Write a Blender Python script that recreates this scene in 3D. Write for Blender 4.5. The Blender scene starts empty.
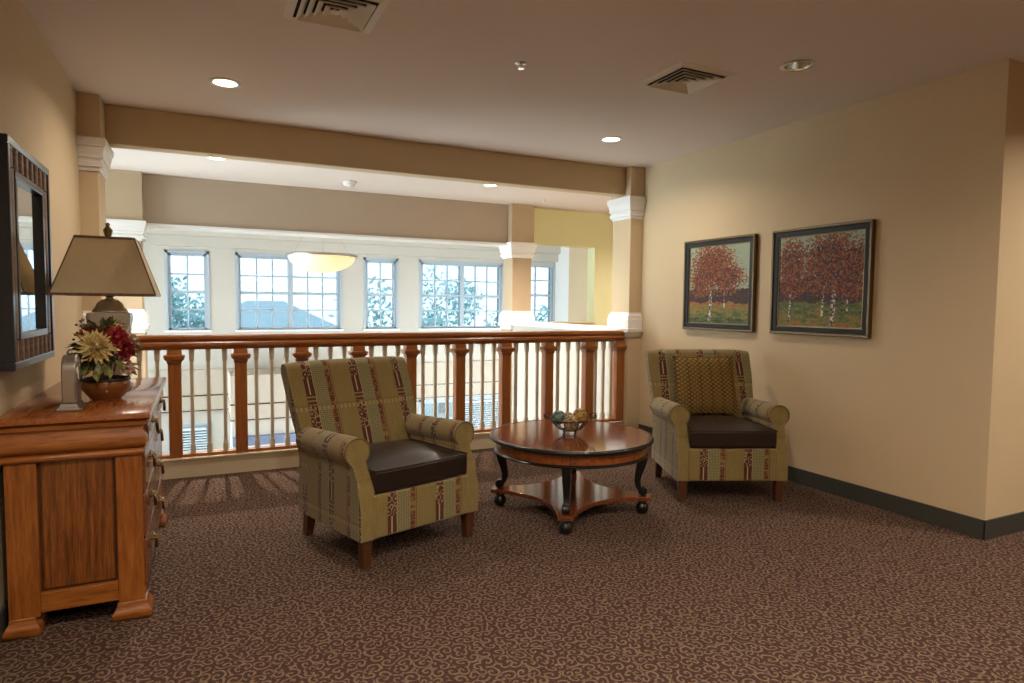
import bpy, math, random
from mathutils import Vector, Matrix
random.seed(7)
PI = math.pi
S = bpy.context.scene
COL = S.collection

# ------------------------------------------------------------------ camera, sky, exposure
cam = bpy.data.objects.new('camera', bpy.data.cameras.new('camera'))
COL.objects.link(cam)
yaw, pitch, roll = .45057, .05745, .009686
fwd = Vector((math.sin(yaw)*math.cos(pitch), math.cos(yaw)*math.cos(pitch), -math.sin(pitch)))
rt = Vector((math.cos(yaw), -math.sin(yaw), 0)); upv = rt.cross(fwd)
r2 = rt*math.cos(roll)+upv*math.sin(roll); u2 = upv*math.cos(roll)-rt*math.sin(roll)
cam.matrix_world = Matrix(((r2.x, u2.x, -fwd.x, 0), (r2.y, u2.y, -fwd.y, 0), (r2.z, u2.z, -fwd.z, 1.34), (0, 0, 0, 1)))
cam.data.sensor_width = 36; cam.data.lens = 641.9*36/1024; cam.data.clip_start = .05; cam.data.clip_end = 300
S.camera = cam
S.view_settings.view_transform = 'Standard'; S.view_settings.look = 'None'
S.view_settings.gamma = 1; S.view_settings.use_curve_mapping = False
S.view_settings.exposure = 0.0
W = bpy.data.worlds.new('sky'); S.world = W; W.use_nodes = True
bg = W.node_tree.nodes['Background']
bg.inputs[0].default_value = (.80, .92, 1.0, 1); bg.inputs[1].default_value = 19.0
LAMP_W = 17.0          # watts of one recessed downlight
LAMP_C = (1.0, .88, .73)
CEIL = 2.74

# ------------------------------------------------------------------ material helpers
class NT:
    def __init__(s, name):
        s.mat = bpy.data.materials.new(name); s.mat.use_nodes = True
        s.t = s.mat.node_tree; s.b = s.t.nodes['Principled BSDF']
    def n(s, typ, **kw):
        x = s.t.nodes.new(typ)
        for k, v in kw.items(): setattr(x, k, v)
        return x
    def link(s, a, b): s.t.links.new(a, b)
    def put(s, sock, v):
        if isinstance(v, bpy.types.NodeSocket): s.link(v, sock)
        elif v is not None:
            if hasattr(sock.default_value, '__len__') and not hasattr(v, '__len__'): v = (v,)*len(sock.default_value)
            if hasattr(v, '__len__') and len(v) == 3 and len(sock.default_value) == 4: v = (*v, 1)
            sock.default_value = v
    def m(s, op, a, b=None, c=None, clamp=False):
        x = s.n('ShaderNodeMath', operation=op, use_clamp=clamp)
        s.put(x.inputs[0], a)
        if b is not None: s.put(x.inputs[1], b)
        if c is not None: s.put(x.inputs[2], c)
        return x.outputs[0]
    def mix(s, f, a, b, blend='MIX'):
        x = s.n('ShaderNodeMix', data_type='RGBA', blend_type=blend)
        s.put(x.inputs[0], f); s.put(x.inputs[6], a); s.put(x.inputs[7], b)
        return x.outputs[2]
    def coord(s, kind='Object'):
        return s.n('ShaderNodeTexCoord').outputs[kind]
    def scale(s, v, sc, loc=(0, 0, 0)):
        x = s.n('ShaderNodeMapping'); s.put(x.inputs['Vector'], v)
        x.inputs['Scale'].default_value = sc; x.inputs['Location'].default_value = loc
        return x.outputs[0]
    def noise(s, v, sc, det=3, rough=.55, out='Fac', dist=0):
        x = s.n('ShaderNodeTexNoise'); s.put(x.inputs['Vector'], v)
        x.inputs['Scale'].default_value = sc; x.inputs['Detail'].default_value = det
        x.inputs['Roughness'].default_value = rough; x.inputs['Distortion'].default_value = dist
        return x.outputs[out]
    def vor(s, v, sc, feature='F1', out='Distance', rnd=1):
        x = s.n('ShaderNodeTexVoronoi', feature=feature); s.put(x.inputs['Vector'], v)
        x.inputs['Scale'].default_value = sc
        x.inputs['Randomness'].default_value = rnd
        return x.outputs[out]
    def ramp(s, f, stops, mode='LINEAR'):
        x = s.n('ShaderNodeValToRGB'); s.put(x.inputs[0], f)
        cr = x.color_ramp; cr.interpolation = mode
        while len(cr.elements) < len(stops): cr.elements.new(.5)
        for e, (p, c) in zip(cr.elements, stops):
            e.position = p; e.color = (*c, 1) if len(c) == 3 else c
        return x.outputs[0]
    def sep(s, v):
        x = s.n('ShaderNodeSeparateXYZ'); s.put(x.inputs[0], v); return x.outputs
    def comb(s, a, b, c=0.0):
        x = s.n('ShaderNodeCombineXYZ'); s.put(x.inputs[0], a); s.put(x.inputs[1], b); s.put(x.inputs[2], c); return x.outputs[0]
    def bump(s, h, strength=.3, dist=.01):
        x = s.n('ShaderNodeBump'); s.put(x.inputs['Height'], h)
        x.inputs['Strength'].default_value = strength; x.inputs['Distance'].default_value = dist
        s.link(x.outputs[0], s.b.inputs['Normal'])
    def fin(s, col=None, rough=.5, metal=0, coat=0, spec=None):
        s.put(s.b.inputs['Base Color'], col); s.put(s.b.inputs['Roughness'], rough)
        s.put(s.b.inputs['Metallic'], metal); s.b.inputs['Coat Weight'].default_value = coat
        s.b.inputs['Coat Roughness'].default_value = .12
        if spec is not None: s.b.inputs['Specular IOR Level'].default_value = spec
        return s.mat

def paint(name, col, var=.05, rough=.75):
    k = NT(name); c = k.coord()
    f = k.noise(c, 2.2, 4)
    g = k.noise(c, 160, 2)
    k.bump(g, .12, .003)
    return k.fin(k.mix(f, tuple(x*(1-var) for x in col), tuple(min(1, x*(1+var)) for x in col)), rough, spec=.25)

def wood(name, c0, c1, c2, grain=(1, 1, 1), rough=.35, coat=.25, knots=False):
    k = NT(name); c = k.coord()
    v = k.scale(c, grain)
    a = k.noise(v, 7, 5, .6, dist=.6)
    b = k.noise(v, 34, 4, .6)
    f = k.m('ADD', k.m('MULTIPLY', a, .8), k.m('MULTIPLY', b, .25))
    col = k.ramp(f, [(.34, c0), (.52, c1), (.72, c2)])
    if knots:
        d = k.vor(k.scale(c, (1.2, 1.2, .7)), 5.2)
        col = k.mix(k.m('MULTIPLY', k.m('LESS_THAN', k.m('ADD', d, k.m('MULTIPLY', b, .03)), .085), .7), col, (.05, .016, .006))
    k.bump(b, .03, .001)
    return k.fin(col, rough, coat=coat)

def plain(name, col, rough=.5, metal=0, coat=0, nscale=25, var=.1):
    k = NT(name); f = k.noise(k.coord(), nscale, 3)
    return k.fin(k.mix(f, tuple(x*(1-var) for x in col), tuple(min(1, x*(1+var)) for x in col)), rough, metal, coat)

def emis(name, col, st):
    k = NT(name); k.fin(col, .4)
    k.b.inputs['Emission Color'].default_value = (*col, 1); k.b.inputs['Emission Strength'].default_value = st
    return k.mat

M = {}
M['wall'] = paint('tan wall paint', (.60, .465, .295))
M['wall_pale'] = paint('cream wall paint', (.53, .49, .425))
M['taupe'] = paint('taupe header paint', (.42, .33, .25))
M['yellow'] = paint('yellow green wall paint', (.73, .72, .45))
M['ceil'] = paint('ceiling paint', (.76, .67, .605), .02, .9)
M['white'] = paint('white trim paint', (.82, .80, .77), .02, .45)
M['cream_trim'] = paint('cream trim paint', (.62, .52, .36), .03, .5)
M['farcol'] = paint('darkened tan column paint', (.44, .335, .22))  # wall tan darkened to offset the strong side daylight on the far columns
M['fascia'] = paint('tan fascia paint', (.50, .43, .34))
M['winframe'] = paint('backlit window frame vinyl', (.40, .46, .51), .02, .4)  # blue-grey backlit shade of white frames put into the colour
M['vent'] = paint('vent enamel', (.78, .72, .62), .03, .5)
M['dark_void'] = plain('black duct shade', (.01, .01, .01), .9)
M['rail'] = wood('cherry rail wood', (.20, .052, .011), (.33, .105, .020), (.42, .15, .034), (.6, 14, 14), .3, .4)
M['post'] = wood('cherry post wood', (.20, .052, .011), (.31, .098, .019), (.38, .13, .03), (14, 14, .6), .32, .35)
M['baluster'] = paint('baluster paint', (.52, .43, .31), .04, .45)
M['pine'] = wood('honey pine vertical', (.075, .022, .004), (.24, .078, .012), (.40, .145, .026), (11, 11, .9), .36, .35)
M['pine_panel'] = wood('streaked pine panel', (.050, .015, .003), (.175, .052, .008), (.34, .115, .019), (11, 11, .7), .36, .35)
M['pine_y'] = wood('honey pine lengthwise', (.14, .040, .006), (.29, .090, .014), (.40, .138, .025), (.9, 11, 11), .34, .35)
M['pine_k'] = wood('knotty honey pine', (.14, .040, .006), (.28, .084, .012), (.39, .130, .023), (9, 9, .8), .36, .35, True)
M['pine_top'] = wood('polished dresser top', (.15, .040, .009), (.27, .078, .016), (.33, .11, .024), (11, .9, 11), .2, .5, True)
M['drawer'] = wood('drawer front wood', (.12, .033, .008), (.20, .058, .013), (.26, .08, .019), (11, .9, 11), .26, .5)
M['mahog'] = wood('table top wood', (.08, .018, .007), (.155, .038, .012), (.22, .062, .018), (1.2, 9, 9), .11, .6)
M['mahog2'] = wood('table apron wood', (.12, .028, .007), (.24, .065, .014), (.31, .095, .02), (5, 5, 5), .25, .5)
M['ebony'] = plain('ebonised wood', (.006, .006, .0055), .3, 0, .25)
M['chairleg'] = wood('walnut chair leg', (.045, .014, .006), (.08, .026, .010), (.11, .036, .013), (9, 9, 1), .35, .3)
M['bronze'] = plain('aged bronze', (.20, .13, .06), .35, 1)
M['chrome'] = plain('brushed reflector', (.75, .75, .73), .18, 1)
M['pewter'] = plain('pewter metal', (.36, .32, .29), .36, .85)
M['ceramic'] = plain('ivory ceramic', (.52, .46, .36), .22, 0, .5, 8, .08)
M['brass'] = plain('antique brass', (.26, .19, .10), .34, .9)
M['iron'] = plain('dark wrought iron', (.03, .027, .026), .4, .6)
M['basebrd'] = plain('charcoal vinyl base', (.045, .045, .038), .5, 0, 0, 60, .3)
M['glassmirror'] = plain('mirror glass', (.86, .90, .92), .015, 1, 0, 1, .0)
M['mframe'] = plain('blue black lacquer', (.014, .018, .026), .28, 0, .4)
M['bframe'] = plain('matt black frame', (.010, .009, .009), .62)
M['darkbronze'] = plain('dark bronze frame', (.15, .10, .055), .4, .85)
M['stick'] = wood('brown mirror sticks', (.08, .04, .02), (.18, .10, .06), (.26, .16, .10), (8, 8, 8), .4, .2)
M['lens'] = emis('lit downlight lens', (1.0, .88, .66), 9)
M['piping'] = plain('olive piping', (.16, .11, .03), .8)

def glass(name, tint):
    k = NT(name)
    t = k.n('ShaderNodeBsdfTransparent'); g = k.n('ShaderNodeBsdfGlossy'); x = k.n('ShaderNodeMixShader')
    t.inputs[0].default_value = (*tint, 1); g.inputs['Roughness'].default_value = .02
    f = k.n('ShaderNodeFresnel'); f.inputs[0].default_value = 1.35
    k.link(f.outputs[0], x.inputs[0]); k.link(t.outputs[0], x.inputs[1]); k.link(g.outputs[0], x.inputs[2])
    k.link(x.outputs[0], k.t.nodes['Material Output'].inputs[0]); return k.mat
M['glass'] = glass('tinted window glass', (.27, .30, .315))  # tint added to dim the bright sky behind the muntins
M['glass_clear'] = glass('clear window glass', (.96, .98, .98))

def carpet():
    k = NT('scroll carpet'); c = k.coord()
    w = k.noise(c, 9, 2, out='Color')
    vv = k.n('ShaderNodeVectorMath', operation='MULTIPLY_ADD'); k.put(vv.inputs[0], w); vv.inputs[1].default_value = (.05, .05, 0); k.put(vv.inputs[2], c)
    sc = k.scale(vv.outputs[0], (21, 21, 0))
    vn = k.n('ShaderNodeTexVoronoi', feature='F1', voronoi_dimensions='2D'); k.put(vn.inputs['Vector'], sc); vn.inputs['Scale'].default_value = 1; vn.inputs['Randomness'].default_value = .8
    d = k.n('ShaderNodeVectorMath', operation='SUBTRACT'); k.put(d.inputs[0], sc); k.put(d.inputs[1], vn.outputs['Position'])
    x, y, z = k.sep(d.outputs[0])
    r = k.m('SQRT', k.m('ADD', k.m('MULTIPLY', x, x), k.m('MULTIPLY', y, y)))
    a = k.m('ARCTAN2', y, x)
    rc = k.sep(vn.outputs['Color'])
    sg = k.m('SUBTRACT', k.m('MULTIPLY', k.m('GREATER_THAN', rc[0], .5), 2.0), 1.0)
    ph = k.m('ADD', k.m('MULTIPLY', r, 12.5), k.m('MULTIPLY', a, sg))
    ph = k.m('ADD', ph, k.m('MULTIPLY', rc[1], 6.28))
    sp = k.m('SINE', ph)
    line = k.m('MULTIPLY', k.m('SUBTRACT', sp, .25), 2.6, clamp=True)
    fine = k.noise(c, 190, 3, .7); mid = k.noise(c, 26, 3)
    base = k.ramp(fine, [(.3, (.026, .013, .010)), (.55, (.068, .034, .026)), (.8, (.14, .082, .064))])
    tan = k.ramp(fine, [(.3, (.11, .072, .046)), (.6, (.235, .166, .112)), (.85, (.40, .30, .215))])
    col = k.mix(k.m('MULTIPLY', line, k.m('ADD', .55, k.m('MULTIPLY', mid, .6)), clamp=True), base, tan)
    k.bump(k.m('ADD', fine, k.m('MULTIPLY', line, .6)), .5, .006)
    return k.fin(col, .95, spec=.1)
M['carpet'] = carpet()

def fabric():
    k = NT('striped ornament upholstery'); uv = k.coord('UV')
    u, v, _ = k.sep(uv)
    per = .305
    fu = k.m('FRACT', k.m('ADD', k.m('DIVIDE', u, per), 40.0))
    fv = k.m('FRACT', k.m('ADD', k.m('DIVIDE', v, .30), 40.0))
    weave = k.noise(k.scale(uv, (420, 420, 1)), 1, 2)
    blot = k.noise(k.scale(uv, (22, 22, 1)), 1, 3)
    olive = k.mix(weave, (.095, .066, .021), (.37, .28, .105))
    strie = k.noise(k.scale(uv, (130, 9, 1)), 1, 3, .7)
    olive = k.mix(k.m('MULTIPLY', k.m('SUBTRACT', strie, .35), 1.6, clamp=True), olive, k.mix(weave, (.085, .055, .017), (.22, .148, .050)))
    dia = k.m('GREATER_THAN', k.m('MULTIPLY', k.m('SINE', k.m('MULTIPLY', k.m('ADD', u, v), 170.0)), k.m('SINE', k.m('MULTIPLY', k.m('SUBTRACT', u, v), 170.0))), .55)
    olive = k.mix(k.m('MULTIPLY', dia, .22), olive, (.40, .30, .12))
    olive = k.mix(k.m('MULTIPLY', blot, .35), olive, (.22, .14, .035))
    # lattice band
    lx = k.m('SINE', k.m('MULTIPLY', k.m('ADD', u, v), 300.0)); ly = k.m('SINE', k.m('MULTIPLY', k.m('SUBTRACT', u, v), 300.0))
    lat = k.m('GREATER_THAN', k.m('MULTIPLY', lx, ly), .12)
    sage = k.mix(lat, (.115, .098, .042), (.34, .30, .165))
    sage = k.mix(k.m('MULTIPLY', weave, .5), sage, (.20, .165, .06))
    # scroll motif: rings around voronoi centres
    cell = k.vor(k.scale(uv, (30, 26, 1)), 1, out='Distance', rnd=.55)
    ring = k.m('LESS_THAN', k.m('ABSOLUTE', k.m('SUBTRACT', k.m('FRACT', k.m('MULTIPLY', cell, 2.6)), .5)), .13)
    burg = k.mix(weave, (.042, .010, .008), (.105, .030, .020))
    scroll = k.mix(k.m('MULTIPLY', ring, .85), burg, (.36, .26, .11))
    bars = k.m('GREATER_THAN', k.m('SINE', k.m('MULTIPLY', v, 290.0)), -.15)
    barc = k.mix(bars, olive, burg)
    cu = k.m('LESS_THAN', k.m('ABSOLUTE', k.m('SUBTRACT', fu, .085)), .014)
    plainb = k.mix(cu, burg, (.40, .30, .13))
    sec = k.mix(k.m('GREATER_THAN', fv, .52), scroll, barc)
    sec = k.mix(k.m('GREATER_THAN', fv, .70), sec, plainb)
    # thin rust stripe, broken
    rust = k.mix(k.m('GREATER_THAN', k.m('ADD', k.m('MULTIPLY', ring, .4), blot), .60), (.10, .026, .013), (.22, .11, .04))
    fu2 = k.m('ADD', fu, k.m('MULTIPLY', k.m('SUBTRACT', blot, .5), .03))
    def band(lo, hi, a, b):
        f = k.m('MULTIPLY', k.m('GREATER_THAN', fu2, lo), k.m('LESS_THAN', fu2, hi)); return k.mix(f, a, b)
    col = olive
    col = band(.0, .18, col, sec)
    col = band(.18, .195, col, (.36, .26, .10))
    col = band(.195, .44, col, sage)
    br = k.m('GREATER_THAN', k.noise(k.comb(k.m('FLOOR', k.m('DIVIDE', u, per)), k.m('MULTIPLY', v, 9.0)), 1.7, 2), .40)
    col = k.mix(k.m('MULTIPLY', br, k.m('MULTIPLY', k.m('GREATER_THAN', fu2, .46), k.m('LESS_THAN', fu2, .555))), col, rust)
    # horizontal hints on the olive band
    dots = k.m('MULTIPLY', k.m('LESS_THAN', k.m('ABSOLUTE', k.m('SUBTRACT', fv, .44)), .035), k.m('GREATER_THAN', k.m('SINE', k.m('MULTIPLY', u, 230.0)), .1))
    col = k.mix(k.m('MULTIPLY', dots, .55), col, (.40, .30, .12))
    col = band(.575, .59, col, (.14, .06, .02))
    hl = k.m('LESS_THAN', k.m('ABSOLUTE', k.m('SUBTRACT', fv, .50)), .02)
    col = k.mix(k.m('MULTIPLY', hl, .35), col, (.16, .08, .025))
    k.bump(weave, .35, .002)
    m = k.fin(col, .85, spec=.2)
    k.b.inputs['Sheen Weight'].default_value = .25
    return m
M['fabric'] = fabric()

def leather():
    k = NT('dark brown leather'); c = k.coord()
    a = k.vor(c, 180); b = k.noise(c, 7, 4)
    k.bump(k.m('ADD', k.m('MULTIPLY', a, .4), b), .18, .004)
    return k.fin(k.mix(b, (.011, .0058, .005), (.024, .0125, .011)), k.m('ADD', .22, k.m('MULTIPLY', b, .16)), spec=.5, coat=.1)
M['leather'] = leather()

def pillow_mat():
    k = NT('dotted gold pillow fabric'); uv = k.coord('UV'); u, v, _ = k.sep(uv)
    s1 = k.m('SINE', k.m('MULTIPLY', u, 150.0)); s2 = k.m('SINE', k.m('MULTIPLY', v, 210.0))
    dot = k.m('GREATER_THAN', k.m('MULTIPLY', s1, s2), .35)
    st = k.m('GREATER_THAN', k.m('SINE', k.m('MULTIPLY', u, 75.0)), .55)
    w = k.noise(k.scale(uv, (400, 400, 1)), 1, 2)
    col = k.mix(w, (.095, .055, .012), (.19, .115, .03))
    col = k.mix(k.m('MULTIPLY', st, .6), col, (.085, .035, .012))
    col = k.mix(k.m('MULTIPLY', dot, .75), col, (.32, .21, .065))
    k.bump(k.m('ADD', w, dot), .4, .003)
    return k.fin(col, .85, spec=.2)
M['pillow'] = pillow_mat()

def shade_mat():
    k = NT('beige silk lampshade'); c = k.coord()
    f = k.noise(k.scale(c, (90, 90, 3)), 1, 3)
    k.bump(f, .1, .001)
    col = k.mix(f, (.76, .66, .47), (.86, .77, .57))
    k.fin(col, .8, spec=.15)
    tr = k.n('ShaderNodeBsdfTranslucent'); k.put(tr.inputs[0], col); x = k.n('ShaderNodeMixShader'); x.inputs[0].default_value = .5
    k.link(k.b.outputs[0], x.inputs[1]); k.link(tr.outputs[0], x.inputs[2]); k.link(x.outputs[0], k.t.nodes['Material Output'].inputs[0])
    return k.mat
M['shade'] = shade_mat()

def bowl_glass():
    k = NT('alabaster pendant glass'); c = k.coord()
    f = k.noise(c, 3, 3)
    m = k.fin(k.mix(f, (.85, .66, .38), (.92, .80, .58)), .4)
    k.b.inputs['Emission Color'].default_value = (1, .74, .36, 1); k.b.inputs['Emission Strength'].default_value = .55
    return m
M['pendant'] = bowl_glass()

def painting(name, trees, dark, seed, orange=.1, band0=.1):
    k = NT(name); uv = k.coord('UV'); u, v, _ = k.sep(uv)
    off = (seed*3.7, seed*1.9, 0)
    n1 = k.noise(k.scale(uv, (1, 1, 1), off), 9, 4); n2 = k.noise(k.scale(uv, (1, 1, 1), off), 34, 3); n3 = k.noise(k.scale(uv, (.5, 1.6, 1), off), 14, 4)
    vc = k.vor(k.scale(uv, (1, 1, 1), off), 60, out='Color'); vr = k.sep(vc)[0]
    sky = k.mix(n1, (.26, .33, .24), (.44, .44, .27))
    sky = k.mix(k.m('MULTIPLY', n2, .5), sky, (.22, .32, .29))
    gr = k.ramp(k.m('ADD', k.m('MULTIPLY', n3, .75), k.m('ADD', k.m('MULTIPLY', k.m('SUBTRACT', n2, .5), .5), k.m('MULTIPLY', k.m('SUBTRACT', v, band0), orange))), [(.22, (.030, .045, .014)), (.34, (.075, .11, .025)), (.44, (.15, .15, .035)), (.53, (.30, .17, .03)), (.62, (.30, .09, .02)), (.75, (.16, .05, .03))])
    hedge = k.ramp(n2, [(.35, (.030, .014, .016)), (.6, (.075, .028, .020)), (.8, (.16, .05, .02))])
    vj = k.m('ADD', v, k.m('MULTIPLY', k.m('SUBTRACT', n1, .5), .16))
    col = k.mix(k.m('GREATER_THAN', vj, .27), gr, hedge)
    col = k.mix(k.m('GREATER_THAN', vj, dark), col, sky)
    # trunks
    tr = None
    for (tx, wid, b, t, lean) in trees['trunks']:
        du = k.m('ABSOLUTE', k.m('SUBTRACT', k.m('ADD', u, k.m('MULTIPLY', k.m('SUBTRACT', n1, .5), .03)), k.m('ADD', tx, k.m('MULTIPLY', v, lean))))
        f = k.m('MULTIPLY', k.m('LESS_THAN', du, wid), k.m('MULTIPLY', k.m('GREATER_THAN', v, b), k.m('LESS_THAN', v, t)))
        tr = f if tr is None else k.m('MAXIMUM', tr, f)
    bark = k.mix(k.m('GREATER_THAN', n2, .52), (.10, .05, .05), (.62, .56, .46))
    # foliage
    fol = None
    for (fx, fy, rx, ry) in trees['crowns']:
        a = k.m('DIVIDE', k.m('SUBTRACT', u, fx), rx); b = k.m('DIVIDE', k.m('SUBTRACT', v, fy), ry)
        g = k.m('SUBTRACT', 1.0, k.m('ADD', k.m('MULTIPLY', a, a), k.m('MULTIPLY', b, b)))
        fol = g if fol is None else k.m('MAXIMUM', fol, g)
    fm = k.m('GREATER_THAN', k.m('ADD', fol, k.m('ADD', k.m('MULTIPLY', k.m('SUBTRACT', n2, .5), 2.2), k.m('MULTIPLY', k.m('SUBTRACT', vr, .5), 1.1))), .12)
    fc = k.ramp(k.m('ADD', k.m('MULTIPLY', vr, .75), k.m('MULTIPLY', n1, .3)), [(.2, (.028, .013, .012)), (.38, (.075, .020, .013)), (.52, (.17, .030, .012)), (.66, (.27, .055, .014)), (.78, (.33, .12, .025)), (.9, (.09, .06, .02)), (1, (.04, .03, .02))])
    col = k.mix(tr, col, bark)
    col = k.mix(fm, col, fc)
    k.bump(k.m('ADD', n2, vr), .35, .004)
    return k.fin(col, .5, spec=.3)
T1 = dict(trunks=[(.36, .022, .03, .62, .06), (.62, .010, .2, .55, -.03)], crowns=[(.40, .72, .40, .33), (.62, .58, .33, .20), (.2, .55, .20, .2)])
T2 = dict(trunks=[(.14, .013, .03, .5, .04), (.55, .013, .10, .45, .02), (.66, .024, .02, .60, .07), (.84, .009, .16, .5, -.02)], crowns=[(.16, .66, .22, .33), (.62, .70, .36, .34), (.88, .62, .22, .32), (.40, .50, .16, .13)])
M['art1'] = painting('autumn tree oil painting', T1, .44, 1, 1.1, .08)
M['art2'] = painting('autumn birch grove oil painting', T2, .50, 5, -.55, .22)

def mottled(name, a, b, c, sc=30):
    k = NT(name); co = k.coord()
    d = k.vor(co, sc, out='Color'); f = k.sep(d)[0]; n = k.noise(co, sc*1.4, 3)
    k.bump(n, .5, .006)
    return k.fin(k.ramp(k.m('ADD', k.m('MULTIPLY', f, .6), k.m('MULTIPLY', n, .5)), [(.25, a), (.5, b), (.8, c)]), .5)
M['ball_teal'] = mottled('mottled teal ball', (.02, .05, .045), (.055, .12, .105), (.14, .20, .15), 70)
M['ball_gold'] = mottled('mottled amber ball', (.12, .05, .008), (.30, .15, .02), (.42, .26, .06), 60)
M['ball_beige'] = mottled('speckled beige and brown ball', (.10, .05, .02), (.30, .18, .07), (.46, .34, .18), 80)
M['ball_brown'] = mottled('russet brown ball', (.14, .05, .025), (.28, .12, .06), (.36, .2, .11), 60)
M['leafdark'] = mottled('dark olive leaves', (.03, .035, .01), (.07, .075, .022), (.13, .12, .04), 40)
M['leafbrown'] = mottled('bronze brown leaves', (.07, .035, .012), (.16, .09, .03), (.24, .15, .06), 40)
M['leafgreen'] = mottled('yellow green leaves', (.10, .11, .02), (.22, .23, .05), (.34, .33, .10), 40)
M['petal_y'] = mottled('pale yellow petals', (.50, .36, .10), (.70, .54, .22), (.82, .70, .40), 60)
M['petal_r'] = mottled('crimson petals', (.16, .010, .014), (.34, .022, .03), (.48, .05, .06), 60)
M['petal_p'] = mottled('pale cream pink petals', (.45, .28, .20), (.60, .45, .32), (.70, .58, .44), 60)
M['copper'] = plain('copper bowl glaze', (.24, .085, .022), .3, .3, .4, 18, .35)
M['foliage'] = mottled('outdoor tree foliage', (.20, .36, .36), (.28, .46, .46), (.36, .54, .54), 3)  # overexposed cyan daylight put into the leaf colour
M['bark'] = plain('tree bark', (.12, .10, .08), .9)
M['roof'] = plain('blue grey roof shingles', (.36, .44, .47), .8, 0, 0, 6, .12)  # paled for the overexposed view outdoors
M['siding'] = plain('pale house siding', (.5, .53, .54), .8)
M['lawn'] = plain('outdoor ground', (.24, .30, .27), .95, 0, 0, 3, .3)
M['blind'] = plain('white blind slats', (.72, .76, .80), .5)
M['tile'] = plain('lower hall floor', (.42, .38, .34), .4, 0, .1, 4, .1)
M['sofa'] = plain('blue grey upholstery', (.16, .20, .30), .8)

# ------------------------------------------------------------------ mesh builder
class MB:
    def __init__(s): s.v = []; s.f = []
    def add(s, vs, fs):
        o = len(s.v); s.v += [tuple(p) for p in vs]; s.f += [tuple(i+o for i in q) for q in fs]; return s
    def box(s, x0, x1, y0, y1, z0, z1):
        return s.add([(x0, y0, z0), (x1, y0, z0), (x1, y1, z0), (x0, y1, z0), (x0, y0, z1), (x1, y0, z1), (x1, y1, z1), (x0, y1, z1)],
                     [(0, 3, 2, 1), (4, 5, 6, 7), (0, 1, 5, 4), (1, 2, 6, 5), (2, 3, 7, 6), (3, 0, 4, 7)])
    def loft(s, rings, cap0=True, cap1=True, close=True):
        n = len(rings[0]); vs = [p for r in rings for p in r]; fs = []
        for i in range(len(rings)-1):
            for j in range(n if close else n-1):
                k = (j+1) % n
                fs.append((i*n+j, i*n+k, (i+1)*n+k, (i+1)*n+j))
        if cap0: fs.append(tuple(reversed(range(n))))
        if cap1: fs.append(tuple(range((len(rings)-1)*n, len(rings)*n)))
        return s.add(vs, fs)
    def lathe(s, prof, n=32, cx=0, cy=0, cap0=True, cap1=True):
        return s.loft([[(cx+r*math.cos(2*PI*j/n), cy+r*math.sin(2*PI*j/n), z) for j in range(n)] for r, z in prof], cap0, cap1)
    def stack(s, x0, x1, y0, y1, prof):
        """square moulding: prof = [(z, outset)]"""
        return s.loft([[(x0-o, y0-o, z), (x1+o, y0-o, z), (x1+o, y1+o, z), (x0-o, y1+o, z)] for z, o in prof])
    def tube(s, pts, rad, n=8, caps=True):
        pts = [Vector(p) for p in pts]; rings = []
        rs = rad if hasattr(rad, '__len__') else [rad]*len(pts)
        prev = None
        for i, p in enumerate(pts):
            d = (pts[min(i+1, len(pts)-1)]-pts[max(i-1, 0)]).normalized()
            if prev is None: a = d.orthogonal().normalized()
            else:
                a = prev-d*prev.dot(d); a.normalize()
            prev = a; b = d.cross(a)
            rings.append([tuple(p+(a*math.cos(2*PI*j/n)+b*math.sin(2*PI*j/n))*rs[i]) for j in range(n)])
        return s.loft(rings, caps, caps)
    def prism(s, poly, axis, a, b):
        """extrude a 2D polygon along axis 0/1/2 from a to b"""
        def P(q, t):
            l = list(q); l.insert(axis, t); return tuple(l)
        return s.loft([[P(q, a) for q in poly], [P(q, b) for q in poly]])
    def sphere(s, c, r, n=20, m=12, sz=1):
        rings = []
        for i in range(1, m):
            t = PI*i/m
            rings.append([(c[0]+r*math.sin(t)*math.cos(2*PI*j/n), c[1]+r*math.sin(t)*math.sin(2*PI*j/n), c[2]-r*sz*math.cos(t)) for j in range(n)])
        return s.loft(rings)
    def build(s, name, mat, parent=None, smooth=None, bevel=0, seg=2, uv=None, sub=0):
        me = bpy.data.meshes.new(name); me.from_pydata(s.v, [], s.f); me.validate()
        import bmesh
        b = bmesh.new(); b.from_mesh(me); bmesh.ops.recalc_face_normals(b, faces=b.faces); b.to_mesh(me); b.free()
        me.materials.append(M[mat] if isinstance(mat, str) else mat)
        if smooth is not None:
            for p in me.polygons: p.use_smooth = True
            if smooth < 180: me.set_sharp_from_angle(angle=math.radians(smooth))
        if uv:
            L = me.uv_layers.new(name='UVMap')
            for p in me.polygons:
                for li in p.loop_indices:
                    L.data[li].uv = uv(me.vertices[me.loops[li].vertex_index].co, p.normal)
        o = bpy.data.objects.new(name, me); COL.objects.link(o)
        if parent is not None: o.parent = parent
        if bevel:
            md = o.modifiers.new('bevel', 'BEVEL'); md.width = bevel; md.segments = seg; md.limit_method = 'ANGLE'; md.angle_limit = math.radians(40)
        if sub:
            md = o.modifiers.new('sub', 'SUBSURF'); md.levels = sub; md.render_levels = sub
        return o

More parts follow.
